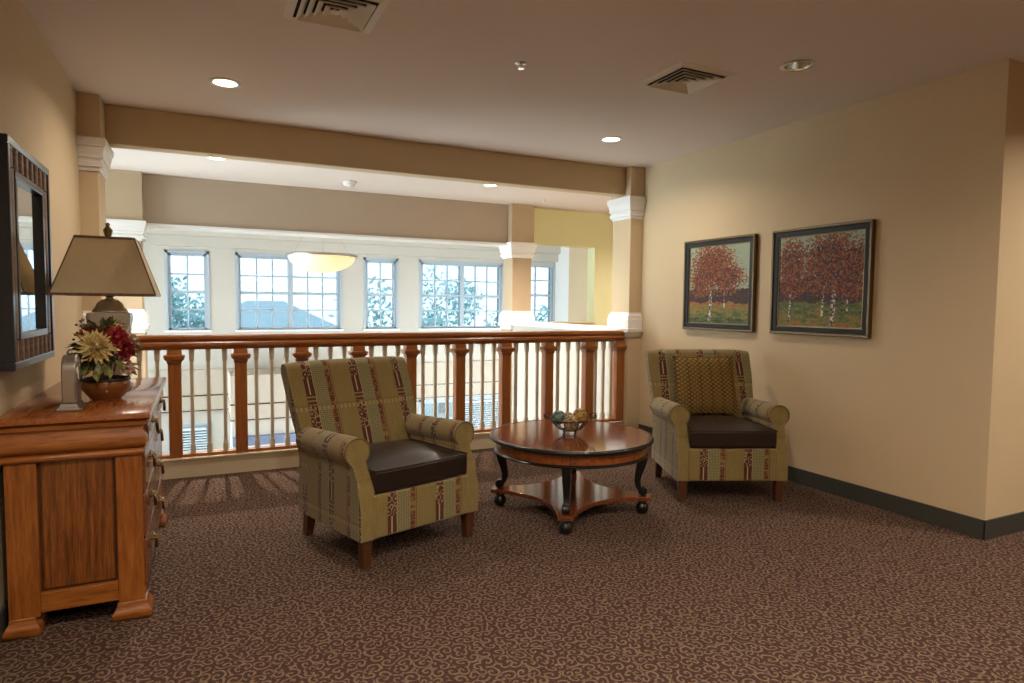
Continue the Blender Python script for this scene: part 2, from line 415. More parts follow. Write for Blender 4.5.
def tag(o, label=None, cat=None, group=None, kind=None):
    if label: o['label'] = label
    if cat: o['category'] = cat
    if group: o['group'] = group
    if kind: o['kind'] = kind
    return o
def thing(name, loc, rz, label, cat, group=None, kind=None):
    o = bpy.data.objects.new(name, None); COL.objects.link(o); o.empty_display_size = .1
    o.location = loc; o.rotation_euler = (0, 0, rz)
    return tag(o, label, cat, group, kind)
def struct(name, mb, mat, label=None, bevel=0, **kw):
    return tag(mb.build(name, mat, bevel=bevel, **kw), label, kind='structure')
def copy_tree(o, parent=None):
    c = o.copy(); COL.objects.link(c); c.parent = parent
    for ch in [x for x in o.children]: copy_tree(ch, c)
    return c
def share(src, parent, loc=(0, 0, 0), rot=(0, 0, 0), scale=(1, 1, 1)):
    o = bpy.data.objects.new(src.name.split('.')[0], src.data); COL.objects.link(o); o.parent = parent
    o.location = loc; o.rotation_euler = rot; o.scale = scale
    for md in src.modifiers:
        n = o.modifiers.new(md.name, md.type)
        if md.type == 'BEVEL': n.width = md.width; n.segments = md.segments; n.limit_method = md.limit_method; n.angle_limit = md.angle_limit
    return o

def holes(a0, a1, z0, z1, hs, fn):
    """cells of the rectangle a0..a1 x z0..z1 not covered by holes (a0,a1,z0,z1); fn(a,b,c,d) makes a box"""
    A = sorted({a0, a1, *[h[0] for h in hs], *[h[1] for h in hs]}); Z = sorted({z0, z1, *[h[2] for h in hs], *[h[3] for h in hs]})
    A = [a for a in A if a0 <= a <= a1]; Z = [z for z in Z if z0 <= z <= z1]
    for i in range(len(A)-1):
        for j in range(len(Z)-1):
            x, z = (A[i]+A[i+1])/2, (Z[j]+Z[j+1])/2
            if not any(h[0] < x < h[1] and h[2] < z < h[3] for h in hs): fn(A[i], A[i+1], Z[j], Z[j+1])

# ------------------------------------------------------------------ the room shell
XL, XR, YB = -.735, 4.08, 5.42
LOW = -3.1
BACK, FARX = -3.2, 8.2
struct('floor', MB().box(XL-.2, FARX, BACK, 5.62, -.25, 0), 'carpet', 'brown carpet with tan scroll pattern covering the lounge floor')
cl_ = MB(); RX, RY, RH = 3.13, 2.71, .09
holes(XL-.2, FARX, BACK, 5.47, [(RX-RH, RX+RH, RY-RH, RY+RH)], lambda a, b, c, d: cl_.box(a, b, c, d, CEIL, CEIL+.15))
rs_ = []
for k_ in range(32):
    t_ = 2*PI*k_/32; c_, s_ = math.cos(t_), math.sin(t_); m_ = max(abs(c_), abs(s_)); rs_.append((RX+RH*c_/m_, RY+RH*s_/m_, CEIL))
cl_.loft([rs_, [(RX+.072*math.cos(2*PI*k_/32), RY+.072*math.sin(2*PI*k_/32), CEIL) for k_ in range(32)]], False, False)
struct('ceiling', cl_, 'ceil', 'smooth beige ceiling over the seating area')
struct('wall_left', MB().box(XL-.2, XL, BACK, 5.44, -.001, CEIL), 'wall', 'tan wall behind the dresser and mirror')
struct('wall_right', MB().box(XR, XR+.22, 2.10, 5.75, 0, CEIL), 'wall', 'tan wall carrying the two autumn paintings')
struct('wall_corner', MB().box(XR+.22, FARX, 2.10, 2.32, 0, CEIL), 'wall', 'tan return wall past the outside corner at the right edge')
struct('wall_back', MB().box(XL-.2, FARX, BACK-.2, BACK, 0, CEIL), 'wall', 'tan wall behind the viewer')
struct('wall_far_right', MB().box(FARX, FARX+.2, BACK-.2, 2.32, 0, CEIL), 'wall', 'tan end wall out of view to the right')
struct('baseboard_right', MB().box(XR-.012, XR, 2.09, 5.375, 0, .115), 'basebrd', 'dark charcoal vinyl baseboard along the painting wall', .002)
struct('baseboard_corner', MB().box(XR-.012, FARX, 2.088, 2.10, 0, .115), 'basebrd', 'dark charcoal baseboard on the return wall at the right edge', .002)
struct('baseboard_left', MB().box(XL, XL+.012, BACK, 5.24, 0, .115), 'basebrd', 'dark charcoal baseboard along the wall behind the dresser', .002)

# main beam and balustrade curb
struct('trim_1', MB().box(-.60, 3.915, 5.47, 5.61, 2.465, CEIL), 'wall', 'long tan ceiling beam spanning above the railing', .006)
cb = MB().box(-.735, 4.08, 5.42, 5.62, 0, .135)
struct('trim_2', cb, 'cream_trim', 'cream painted curb under the wooden railing')
struct('trim_3', MB().box(-.60, 3.915, 5.405, 5.64, .135, .152), 'cream_trim', 'thin cream ledge on top of the railing curb', .005)

# columns -----------------------------------------------------------
def column(x0, x1, y0, y1, zped, zb0, zb1, zc0, zc1, ins, label, loz, mat='wall', flare=.045):
    t = thing('column', (0, 0, 0), 0, label, 'column', None, 'structure')
    MB().box(x0+ins*.3, x1-ins*.3, y0+ins*.3, y1-ins*.3, loz, zped).build('pedestal', mat, t)
    h = zb1-zped
    MB().stack(x0, x1, y0, y1, [(zped, .0), (zped+.12*h, .004), (zped+.2*h, .028), (zped+.34*h, .034), (zped+.36*h, .014), (zped+.72*h, .014), (zped+.76*h, .006), (zped+.88*h, .004), (zped+.92*h, -ins*.5), (zb1, -ins*.6)]).build('base_moulding', 'white', t)
    MB().box(x0+ins, x1-ins, y0+ins, y1-ins, zb1-.02, zc0+.02).build('shaft', mat, t, bevel=.004)
    h = zc1-zc0; f = flare*.72
    MB().stack(x0, x1, y0, y1, [(zc0, -ins*.5), (zc0+.10*h, -ins*.4), (zc0+.12*h, .006), (zc0+.26*h, .010), (zc0+.29*h, -.002), (zc0+.36*h, .0), (zc0+.38*h, .012), (zc0+.45*h, .014), (zc0+.47*h, .008), (zc0+.56*h, .014), (zc0+.66*h, f*.55), (zc0+.72*h, f*.62), (zc0+.74*h, f*.85), (zc0+.80*h, f*.9), (zc0+.82*h, f), (zc0+.97*h, f), (zc1, f*.9)]).build('capital', 'white', t)
    MB().box(x0, x1, y0, y1, zc1-.002, CEIL).build('top_block', mat, t, bevel=.003)
    return t
column(3.915, XR+.06, 5.375, 5.72, 1.02, 1.02, 1.27, 2.225, 2.445, .016, 'square tan pilaster with white capital at the right end of the railing', 0)
column(XL-.06, -.60, 5.24, 5.62, 1.02, 1.02, 1.27, 2.225, 2.445, .022, 'tan pilaster with white capital on the left wall above the lamp', 0)
column(3.90, 4.25, 8.10, 8.45, .99, .99, 1.25, 1.995, 2.21, .025, 'tan column with white capital and base across the opening, in the middle', LOW, 'farcol')
column(-.95, -.56, 8.10, 8.45, .99, .99, 1.25, 1.995, 2.21, .025, 'tan column across the opening, behind the lampshade', LOW, 'farcol')

# bay beyond the railing --------------------------------------------
struct('ceiling_bay', MB().box(-4.4, 9.0, 5.47, 8.5, CEIL+.0005, CEIL+.15), 'ceil', 'pale ceiling over the open bay past the railing')
hd = MB().box(-4.2, 3.92, 8.22, 8.5, 2.20, CEIL)
struct('trim_4', hd, 'taupe', 'deep taupe header across the bay, in front of the windows')
struct('trim_5', MB().box(-4.2, 3.92, 8.19, 8.53, 2.17, 2.20), 'white', 'bright white strip along the bottom of the taupe header', .004)
struct('wall_knee', MB().box(3.93, 4.12, 5.62, 8.12, LOW, 1.055), 'wall_pale', 'pale half wall running back from the right pilaster')
struct('trim_6', MB().box(3.88, 4.25, 5.70, 8.12, 1.055, 1.10), 'white', 'white cap on the half wall behind the railing', .006)
yw = MB(); holes(4.25, 9.0, 0, CEIL, [(4.2, 5.40, 1.085, 2.215)], lambda a, b, c, d: yw.box(a, b, 8.30, 8.5, c, d))
struct('wall_yellow', yw, 'yellow', 'yellow green wall with a large opening, right of the far column')
struct('trim_7', MB().box(4.23, 5.42, 8.27, 8.53, 1.065, 1.088), 'cream_trim', 'sill of the opening in the yellow wall', .003)
struct('floor_side', MB().box(4.12, 9.0, 5.62, 8.5, -.25, 0), 'carpet', 'carpeted side corridor floor past the half wall')
struct('wall_side', MB().box(9.0, 9.2, 5.5, 8.5, 0, CEIL), 'yellow', 'end wall of the side corridor')
struct('wall_side_near', MB().box(XR+.22, 9.0, 5.55, 5.75, 0, CEIL), 'wall', 'near wall of the side corridor')
# lower storey under the room
struct('wall_below', MB().box(XL-.2, 3.93, 5.44, 5.62, LOW, -.25), 'wall_pale', 'pale wall below the railing down to the lower hall')
struct('wall_bay_return', MB().box(-4.2, XL-.0, 5.44, 5.62, -.25, CEIL).box(-4.2, XL-.2, 5.44, 5.62, LOW, -.25), 'wall_pale', 'pale wall behind the left pilaster, facing the open bay')
struct('floor_lower', MB().box(-4.2, 9.2, 5.44, 13.7, LOW-.1, LOW), 'tile', 'pale floor of the hall one storey below')

# far window wall ----------------------------------------------------
YW = 13.5; ATOP = 3.7
UP = [(-.549, .097, 2), (.649, 2.574, 6), (3.113, 3.758, 2), (4.317, 6.242, 6), (6.72, 7.60, 3), (-3.2, -1.475, 6)]
ZS, ZT = .80, 2.24
LO = [(-.549, .097, 2, -2.35, -1.02), (3.113, 3.758, 2, -2.35, -.82), (4.317, 6.242, 6, -2.35, -.82), (-3.2, -1.475, 6, -2.35, -1.02)]
fw = MB()
hs = [(a, b, ZS, ZT) for a, b, n in UP]+[(a, b, c, d) for a, b, n, c, d in LO]
holes(-4.4, 9.2, LOW, ATOP, hs, lambda a, b, c, d: fw.box(a, b, YW, YW+.22, c, d))
struct('wall_far', fw, 'wall_pale', 'cream far wall of the two storey hall with a row of windows')
struct('trim_8', MB().box(-4.2, 7.67, 13.36, 13.5, 2.36, 2.55).box(-4.2, 7.67, 13.26, 13.5, 2.55, 3.0), 'wall_pale', 'stepped cream cornice band above the far windows', .006)
struct('ceiling_hall', MB().box(-4.2, 9.2, 8.5, 13.72, ATOP, ATOP+.15), 'ceil', 'high ceiling of the window hall')
struct('wall_hall_front', MB().box(-4.2, 9.2, 8.35, 8.5, CEIL+.1, ATOP), 'wall_pale', 'pale wall facing the windows from inside the hall')
struct('trim_9', MB().box(-4.2, 9.2, 13.44, 13.5, -.72, .05), 'fascia', 'tan floor edge band across the far wall below the windows')
# projecting chimney breast like bay under the big window
struct('wall_breast', MB().box(.46, 2.76, 12.4, 13.5, LOW, .01), 'wall_pale', 'projecting lower wall block under the middle double window')
struct('trim_10', MB().box(.44, 2.78, 12.36, 13.46, -.77, .03), 'fascia', 'tan band wrapping the projecting lower wall block')
struct('trim_11', MB().box(-4.2, 9.2, 13.425, 13.5, -.45, -.425).box(-4.2, 9.2, 13.425, 13.5, -.735, -.715), 'chairleg', 'dark strips in place of shadow lines along the tan band on the far wall')  # dark strips painted in for the shadow lines of the band
struct('trim_12', MB().box(.43, 2.79, 12.345, 13.4, -.505, -.48).box(.43, 2.79, 12.345, 13.4, -.785, -.765), 'chairleg', 'dark strips in place of shadow lines around the projecting lower block')  # shadow lines of the block, likewise as dark strips
# side wall of the hall, right end, seen through the yellow wall's opening
struct('wall_hall_right', MB().box(7.67, 9.2, 12.75, 13.5, LOW, ATOP), 'white', 'white side wall at the right end of the window hall')
struct('wall_hall_jog', MB().box(7.60, 9.2, 11.2, 12.75, LOW, ATOP), 'wall', 'tan wall corner seen through the opening in the yellow wall')
struct('wall_hall_end', MB().box(9.2, 9.4, 8.3, 13.7, LOW, ATOP), 'wall_pale', 'right end wall of the hall')
lw = MB(); LWH = [(5.75, 8.05, -2.3, 2.45), (8.9, 10.9, -2.3, 2.6), (11.3, 13.1, -2.3, 2.6)]
holes(5.44, 13.7, LOW, ATOP, LWH, lambda a, b, c, d: lw.box(-4.4, -4.2, a, b, c, d))
struct('wall_hall_left', lw, 'wall_pale', 'left end wall of the window hall with tall added windows')

NW = [0]
def window(a, b, z0, z1, cols, label, double=False, axis='y', pos=YW, gl='glass'):
    """window in the far wall: frame, mullion, meeting rail, muntins, single panes, sill"""
    NW[0] += 1
    t = thing('window_%d' % NW[0], ((a+b)/2, pos, z0), 0 if axis == 'y' else -PI/2, label, 'window', None, 'structure')
    if axis == 'x': t.location = (pos, (a+b)/2, z0)
    w, h = b-a, z1-z0; fr = .045
    f = MB().box(-w/2, -w/2+fr, .02, .14, 0, h).box(w/2-fr, w/2, .02, .14, 0, h).box(-w/2, w/2, .02, .14, 0, fr).box(-w/2, w/2, .02, .14, h-fr, h)
    f.box(-w/2-.05, -w/2, -.012, .02, -.0, h+.05).box(w/2, w/2+.05, -.012, .02, 0, h+.05).box(-w/2-.05, w/2+.05, -.012, .02, h, h+.05)
    f.build('window_frame', 'winframe', t)
    MB().box(-w/2-.07, w/2+.07, -.06, .06, -.035, 0).build('sill', 'white', t, bevel=.004)
    secs = [(-w/2+fr, w/2-fr)]
    if double:
        MB().box(-.045, .045, .01, .14, fr, h-fr).build('mullion', 'winframe', t)
        secs = [(-w/2+fr, -.045), (.045, w/2-fr)]
    nc = cols//len(secs)
    pane = None
    for (p, q) in secs:
        MB().box(p, q, .03, .10, h/2-.028, h/2+.028).build('meeting_rail', 'winframe', t)
        cw = (q-p)/nc
        for i in range(1, nc):
            MB().box(p+i*cw-.014, p+i*cw+.014, .045, .080, fr, h-fr).build('muntin', 'winframe', t)
        for zz in (.27, .73):
            MB().box(p, q, .046, .079, h*zz-.014, h*zz+.014).build('muntin', 'winframe', t)
        zs = [fr, h*.27, h/2, h*.73, h-fr]
        for i in range(nc):
            for j in range(4):
                MB().box(p+i*cw, p+(i+1)*cw, .060, .064, zs[j], zs[j+1]).build('pane', gl, t)
    L = bpy.data.lights.new('window_portal', 'AREA'); L.shape = 'RECTANGLE'; L.size = w; L.size_y = h; L.cycles.is_portal = True
    lo = bpy.data.objects.new('daylight_portal', L); COL.objects.link(lo); lo.parent = t
    lo.location = (0, .17, h/2); lo.rotation_euler = (-PI/2, 0, 0)
    return t
window(*UP[0][:2], ZS, ZT, 2, 'narrow upper window right beside the lampshade')
window(*UP[1][:2], ZS, ZT, 6, 'wide double upper window behind the hanging bowl lamp', True)
window(*UP[2][:2], ZS, ZT, 2, 'narrow upper window between the two wide double windows')
window(*UP[3][:2], ZS, ZT, 6, 'wide double upper window left of the far middle column', True)
window(*UP[4][:2], ZS, ZT+.09, 2, 'upper window seen through the opening in the yellow wall')
window(*UP[5][:2], ZS, ZT, 6, 'upper window hidden behind the left wall', True)
def blind(a, b, z0, z1, label, y=YW-.035):
    t = thing('window_blind', ((a+b)/2, y, z0), 0, label, 'blind')
    w = b-a; h = z1-z0
    MB().box(-w/2, w/2, -.025, .025, h-.04, h).build('head_rail', 'blind', t)
    m = MB(); n = int(h/.05)
    for i in range(n):
        z = .02+i*(h-.06)/n
        m.add([(-w/2, -.02, z-.009), (w/2, -.02, z-.009), (w/2, .02, z+.009), (-w/2, .02, z+.009), (-w/2, -.02, z-.006), (w/2, -.02, z-.006), (w/2, .02, z+.012), (-w/2, .02, z+.012)],
              [(0, 3, 2, 1), (4, 5, 6, 7), (0, 1, 5, 4), (1, 2, 6, 5), (2, 3, 7, 6), (3, 0, 4, 7)])
    tag(m.build('slats', 'blind', t), kind='stuff')
for (a, b, n, c, d), lab, dbl in zip(LO, ('small lower window with white blinds seen through the first balusters', 'narrow lower window hidden behind the near armchair', 'wide lower window seen low through the balusters behind the coffee table', 'lower window hidden behind the left wall'), (False, False, True, True)):
    window(a, b, c, d, n, lab, dbl)
blind(-.50, .05, -2.3, -1.06, 'white slatted blind in the small lower window at the left balusters')
blind(5.32, 6.2, -2.3, -.86, 'white slatted blind in the right half of the wide lower window')
for (a, b, c, d), lab in zip(LWH, ('nearest', 'middle', 'furthest')):  # unseen windows added to bring in daylight from the left
    window(a, b, c, d, 6, 'tall clear side window added out of view to daylight the hall, %s of three' % lab, True, 'x', -4.2, 'glass_clear').rotation_euler = (0, 0, PI/2)

# ------------------------------------------------------------------ balustrade
bal = thing('balustrade', (0, 5.47, .152), 0, 'cherry wood railing with square posts and slim tan balusters', 'railing')
def rail_prof(y0): pass
rp = [(-.030, .823), (.030, .823), (.036, .848), (.050, .858), (.050, .872), (.044, .882), (.056, .905), (.056, .924), (.048, .934), (-.048, .934), (-.056, .924), (-.056, .905), (-.044, .882), (-.050, .872), (-.050, .858), (-.036, .848)]
MB().prism(rp, 0, -.60, 3.905).build('top_rail', 'rail', bal)
MB().box(-.60, 3.905, -.036, .036, 0, .024).build('bottom_rail', 'rail', bal, bevel=.003)
PX = [-.19+.4605*i for i in range(9)]+[3.868]
pm = MB().box(-.045, .045, -.045, .045, .0, .823).build('post', 'post', bal, bevel=.004)
pm.location = (PX[0], 0, .0)
pc = MB().stack(-.045, .045, -.045, .045, [(.715, 0), (.730, .006), (.736, .004), (.752, .022), (.768, .026), (.780, .026), (.786, .006), (.823, .003)]).build('post_cap', 'post', pm)
for x in PX[1:]+[-.578]:
    q = share(pm, bal, (x, 0, 0)); share(pc, q)
bp = [(.019, .024), (.019, .085), (.013, .10), (.0125, .70), (.0125, .73), (.017, .745), (.019, .823)]
bm0 = MB().loft([[(s*r, -r*c, z) for s, c in ((-1, 1), (1, 1), (1, -1), (-1, -1))] for r, z in bp]).build('baluster', 'baluster', bal)
first = True
for i in range(-1, 9):
    x0 = PX[i] if i >= 0 else PX[0]-.4605
    x1 = PX[i+1]
    for j in range(1, 4):
        x = x0+(x1-x0)*j/4
        if first: bm0.location = (x, 0, 0); first = False
        else: share(bm0, bal, (x, 0, 0))

# ------------------------------------------------------------------ ceiling fittings
def downlight(x, y, lit, label, watts=None, group=None, size=.13, spread=150):
    t = thing('recessed_light', (x, y, CEIL), 0, label, 'ceiling light', group)
    MB().lathe([(.070, 0), (.094, 0), (.096, -.004), (.090, -.008), (.072, -.006), (.070, 0)], 32, cap0=False, cap1=False).build('trim_ring', 'white' if lit else 'chrome', t, 60)
    if lit:
        MB().lathe([(.071, -.002), (.060, -.006), (.02, -.007)], 32).build('lens', 'lens', t, 60)
        L = bpy.data.lights.new('downlight', 'AREA'); L.shape = 'DISK'; L.size = size; L.energy = watts or LAMP_W; L.color = LAMP_C; L.spread = math.radians(spread)
        o = bpy.data.objects.new('lamp_source', L); COL.objects.link(o); o.parent = t; o.location = (0, 0, -.012)
    else:
        MB().lathe([(.072, -.002), (.066, .03), (.060, .07), (.045, .105), (.001, .11)], 32, cap0=False).build('reflector', 'chrome', t, 60)
        MB().sphere((0, 0, .075), .030, 20, 8, 1).build('bulb', 'chrome', t, 80)
downlight(.16, 4.58, True, 'lit recessed light in the ceiling above the lampshade')
downlight(3.13, 4.59, True, 'lit recessed light near the beam above the far armchair')
downlight(.16, 6.98, True, 'lit recessed light past the beam, on the left', 75, None, .06, 125)
downlight(3.08, 6.99, True, 'lit recessed light past the beam, on the right', 62, None, .06, 125)
downlight(3.13, 2.71, False, 'unlit recessed light with silver reflector over the painting wall')
for i, (x, y) in enumerate(((.16, .85), (1.65, .85), (3.13, .85), (.16, -1.2), (3.13, -1.2), (4.95, .95), (5.5, -1.8))):  # unseen fill lamps added to brighten the near room
    downlight(x, y, True, 'recessed fill light added in the ceiling behind the viewer', 42 if x < 1 else (25 if x < 3 else 14 if x < 4 else 38), 'added fill lights behind the viewer')
downlight(5.4, 6.3, True, 'added unseen recessed light over the side corridor, for the yellow wall', 60)  # this lamp and the next are added out of view to brighten the yellow wall
downlight(7.4, 6.3, True, 'added unseen recessed light at the far end of the side corridor', 50)

def vent(x, y, rz, label):
    t = thing('ceiling_vent', (x, y, CEIL), rz, label, 'vent')
    def ring(o, i, zo, zi, mat, name, th=.004):
        a = [(-o, -o, zo), (o, -o, zo), (o, o, zo), (-o, o, zo)]; b = [(-i, -i, zi), (i, -i, zi), (i, i, zi), (-i, i, zi)]
        a2 = [(p, q, z+th) for p, q, z in a]; b2 = [(p, q, z+th) for p, q, z in b]
        MB().loft([a, b, b2, a2, a], False, False).build(name, mat, t)
    MB().box(-.185, .185, -.185, .185, -.0012, -.0004).build('duct_shade_sheet', 'dark_void', t)  # flat black sheet stands for the shade inside the duct
    ring(.215, .172, -.002, -.012, 'vent', 'frame')
    for o in (.160, .124, .088, .052):
        ring(o, o-.031, -.024, -.003, 'vent', 'louvre')
    MB().stack(-.004, .004, -.004, .004, [(-.022, .016), (-.006, 0)]).build('louvre', 'vent', t)
vent(2.715, 3.185, 0, 'square louvred ceiling vent near the painting wall')
vent(.595, 3.20, 0, 'square louvred ceiling vent at the top edge, over the near armchair')

sp = thing('sprinkler', (1.693, 3.415, CEIL), 0, 'chrome sprinkler head in the middle of the ceiling', 'sprinkler')
MB().lathe([(.036, 0), (.036, -.004), (.024, -.010), (.012, -.012)], 24).build('escutcheon', 'chrome', sp, 50)
MB().lathe([(.014, -.010), (.012, -.022), (.008, -.024), (.008, -.031)], 12).build('nozzle', 'chrome', sp, 50)
MB().lathe([(.020, -.030), (.020, -.033), (.004, -.034)], 16).build('deflector', 'chrome', sp, 50)
sd = thing('smoke_detector', (1.564, 7.60, CEIL), 0, 'white smoke detector on the ceiling past the beam', 'smoke detector')
MB().lathe([(.085, 0), (.085, -.012), (.078, -.016)], 28).build('mounting_plate', 'white', sd, 50)
MB().lathe([(.066, -.016), (.064, -.040), (.045, -.052), (.02, -.055)], 28).build('housing', 'white', sd, 40)
MB().lathe([(.014, -.055), (.012, -.075), (.004, -.078)], 12).build('sensor_tip', 'vent', sd, 40)
s2 = thing('sprinkler', (4.08, 7.485, CEIL), 0, 'small sprinkler head on the bay ceiling left of the right pilaster', 'sprinkler')
MB().lathe([(.03, 0), (.03, -.006), (.014, -.012)], 20).build('escutcheon', 'white', s2, 50)
MB().lathe([(.010, -.012), (.010, -.05), (.018, -.052), (.018, -.056)], 12).build('nozzle', 'vent', s2, 50)

# pendant bowl lamp in the hall
pd = thing('pendant_lamp', (1.68, 10.2, 2.06), 0, 'amber glass bowl lamp with silver rim hanging before the windows', 'pendant lamp')
R = .50
MB().lathe([(R*math.sin(t), -.26*math.cos(t)) for t in [PI/2*i/12 for i in range(0, 13)]][::-1], 48, cap0=False).build('glass_bowl', 'pendant', pd, 80)
MB().lathe([(R-.012, -.02), (R+.03, -.016), (R+.036, .004), (R+.012, .02), (R-.02, .012), (R-.012, -.02)], 48, cap0=False, cap1=False).build('rim', 'pewter', pd, 50)
MB().lathe([(.02, -.275), (.022, -.262), (.008, -.255)], 12).build('finial', 'pewter', pd, 50)
for i in range(3):
    a = 2*PI*i/3+.4
    MB().tube([(R*math.cos(a), R*math.sin(a), .01), (.02*math.cos(a), .02*math.sin(a), .8)], .0025, 6).build('suspension_rod', 'pewter', pd)
MB().tube([(0, 0, .79), (0, 0, ATOP-2.06-.03)], .005, 8).build('stem', 'pewter', pd)
MB().lathe([(.08, ATOP-2.06), (.08, ATOP-2.09), (.02, ATOP-2.11)], 20).build('canopy', 'pewter', pd, 50)
pl = bpy.data.lights.new('pendant_bulb', 'POINT'); pl.energy = 14; pl.color = (1, .75, .45); pl.shadow_soft_size = .06
po = bpy.data.objects.new('pendant_bulb', pl); COL.objects.link(po); po.parent = pd; po.location = (0, 0, -.03)

# ------------------------------------------------------------------ armchairs
def fab_uv(co, n):
    if abs(n.y) > .55: return (co.x+.021, co.z)
    if abs(n.x) > .6: return (co.y+.03, co.z)
    return (co.x+.021, co.y+co.z) if abs(co.x) < .27 else (co.y+.03, co.z+abs(co.x))
def armchair(loc, rz, label, pillow=False):
    t = thing('armchair', loc, rz, label, 'armchair', 'striped lounge armchairs')
    hw = .382
    # seat box with front rail
    MB().box(-.31, .31, .0, .66, .15, .372).build('seat_base', 'fabric', t, 50, .012, 3, lambda co, n: (co.x-.075, co.z+.05))
    # arms : cross-section lofted in y, the front edge rakes back towards the roll
    def arm(s):
        cx, cz, r = .350, .588, .070
        prof = [(.300, .15), (hw, .15), (hw, .30), (hw-.002, .45), (hw+.001, .515)]
        for i in range(0, 15):
            a = math.radians(-48+i*(276/14))
            prof.append((cx+r*math.cos(a), cz+r*math.sin(a)))
        prof += [(.298, .50), (.298, .40)]
        def yf(z):
            q = max(0, min(1, (z-.36)/.20)); return .004+.088*(q*q*(3-2*q))
        ys = lambda z: yf(z)
        front = [(x, ys(z), z) for x, z in prof]
        mid = [(x, max(.16, ys(z)+.03), z) for x, z in prof]
        back = [(x, .686-.05*max(0, min(1, (z-.3)/.25)), z-.02*(z > .5)) for x, z in prof]
        m = MB()
        n = len(prof)
        rings = [front, mid, back]
        vs = [(s*x, y, z) for rr in rings for x, y, z in rr]; fs = []
        for i in range(2):
            for j in range(n):
                k = (j+1) % n; fs.append((i*n+j, i*n+k, (i+1)*n+k, (i+1)*n+j))
        m.add(vs, fs)
        # front face as strips between outer and inner profile sides
        fr = [(s*x, y, z) for x, y, z in front]
        low = [(0, 1), (n-1, 2), (n-1, 3), (n-2, 4)]
        caps = [(0, 1, 2, n-1), (n-1, 2, 3), (n-1, 3, 4, n-2)]
        top = list(range(4, n-1))
        m.add(fr, [tuple(c) for c in caps]+[tuple(top)])
        m.add([(s*x, y, z) for x, y, z in back], [tuple(range(n))])
        lens = [0]
        for a, b in zip(prof, prof[1:]): lens.append(lens[-1]+math.hypot(b[0]-a[0], b[1]-a[1]))
        key = {}
        def uv(co, nn):
            if abs(nn.y) > .45: return (.19+abs(co.x)*.15, co.z)
            best = min(range(n), key=lambda i: (prof[i][0]-abs(co.x))**2+(prof[i][1]-co.z)**2)
            return (co.y+.03, lens[best]*.9)
        return m.build('arm', 'fabric', t, 42, 0, 2, uv)
    arm(-1); arm(1)
    # scroll piping on arm fronts
    for s in (-1, 1):
        pts = []
        for i in range(0, 19):
            a = math.radians(-50+i*(285/18)); pts.append((s*(.350+.070*math.cos(a)), .090, .588+.070*math.sin(a)))
        pts.append((s*.300, .075, .50)); pts.append((s*.300, .03, .42)); pts.append((s*.300, .006, .34))
        MB().tube(pts, .0045, 6).build('piping', 'piping', t, 80)
    # back : leaning slab with rounded top and slightly flared width
    prof = [(.58, .15), (.555, .40), (.565, .50), (.622, .65), (.695, .82), (.738, .915), (.756, .965), (.776, .988), (.806, .998), (.836, .992), (.853, .970), (.848, .93), (.770, .74), (.702, .58), (.682, .45), (.680, .30), (.688, .15)]
    rings = []
    N = 12
    for i in range(N+1):
        u = -1+2*i/N; e = abs(u)**6
        ring = []
        for y, z in prof:
            w = .378+.030*min(1, max(0, (z-.45)/.4))
            cy, cz = .70, z
            yy = y+(.64+.35*(z-.45)-y)*.18*e if z > .55 else y
            ring.append((u*w, yy, z-(.012*e if z > .9 else 0)))
        rings.append(ring)
    MB().loft(rings).build('backrest', 'fabric', t, 55, 0, 2, lambda co, n: (co.x+.021+(.0 if abs(n.x) < .7 else co.y), co.z) if abs(n.z) < .8 else (co.x+.021, co.y+.2))
    # leather seat cushion
    m = MB(); nx, ny = 8, 14; rings = []
    w, d = .300, .59
    def pt(i, j, top):
        x = -1+2*i/nx; y = j/ny
        ex = 1-abs(x)**5; ey = 1-abs(2*y-1)**6
        k = min(ex, ey); k = max(0, k)
        crown = .042*(1-x*x)*(1-(2*y-1)**2)
        z = .440+(.058*k**.22+crown) if top else .440-.062*k**.22
        px = x*w; py = .002+y*d
        return (px, py-(.008*(1-x*x) if y < .05 else 0), z)
    top = [[pt(i, j, True) for i in range(nx+1)] for j in range(ny+1)]; bot = [[pt(i, j, False) for i in range(nx+1)] for j in range(ny+1)]
    vs = [p for rr in top for p in rr]+[p for rr in bot for p in rr]; fs = []
    K = (nx+1)*(ny+1)
    for j in range(ny):
        for i in range(nx):
            a = j*(nx+1)+i; fs.append((a, a+1, a+nx+2, a+nx+1)); fs.append((K+a, K+a+nx+1, K+a+nx+2, K+a+1))
    edge = [i for i in range(nx+1)]+[j*(nx+1)+nx for j in range(1, ny+1)]+[ny*(nx+1)+i for i in range(nx-1, -1, -1)]+[j*(nx+1) for j in range(ny-1, 0, -1)]
    # widen rim into a vertical box edge
    for q in range(len(edge)):
        a, b = edge[q], edge[(q+1) % len(edge)]; fs.append((a, b, K+b, K+a))
    for a in edge:
        x, y, z = vs[a]; vs[a] = (x, y, .492); x, y, z = vs[K+a]; vs[K+a] = (x, y, .384)
    m.add(vs, fs); m.build('seat_cushion', 'leather', t, 50, .010, 3)
    loop = [vs[a] for a in edge]; loop.append(loop[0])
    MB().tube([(x, y-.001, z+.003) for x, y, z in loop], .0045, 6).build('cushion_piping', 'leather', t, 80)
    for x, y, bx, by in ((-.335, .045, -.0, -.0), (.335, .045, 0, 0), (-.33, .65, 0, .03), (.33, .65, 0, .03)):
        r0, r1 = .021, .029
        MB().loft([[(x+a*r0+bx, y+b*r0+by, 0) for a, b in ((-1, -1), (1, -1), (1, 1), (-1, 1))], [(x+a*r1, y+b*r1, .15) for a, b in ((-1, -1), (1, -1), (1, 1), (-1, 1))]]).build('leg', 'chairleg', t, bevel=.003)
    return t
armchair((1.058, 3.244, 0), math.radians(18), 'striped olive and burgundy armchair with bare leather seat in front of the railing')
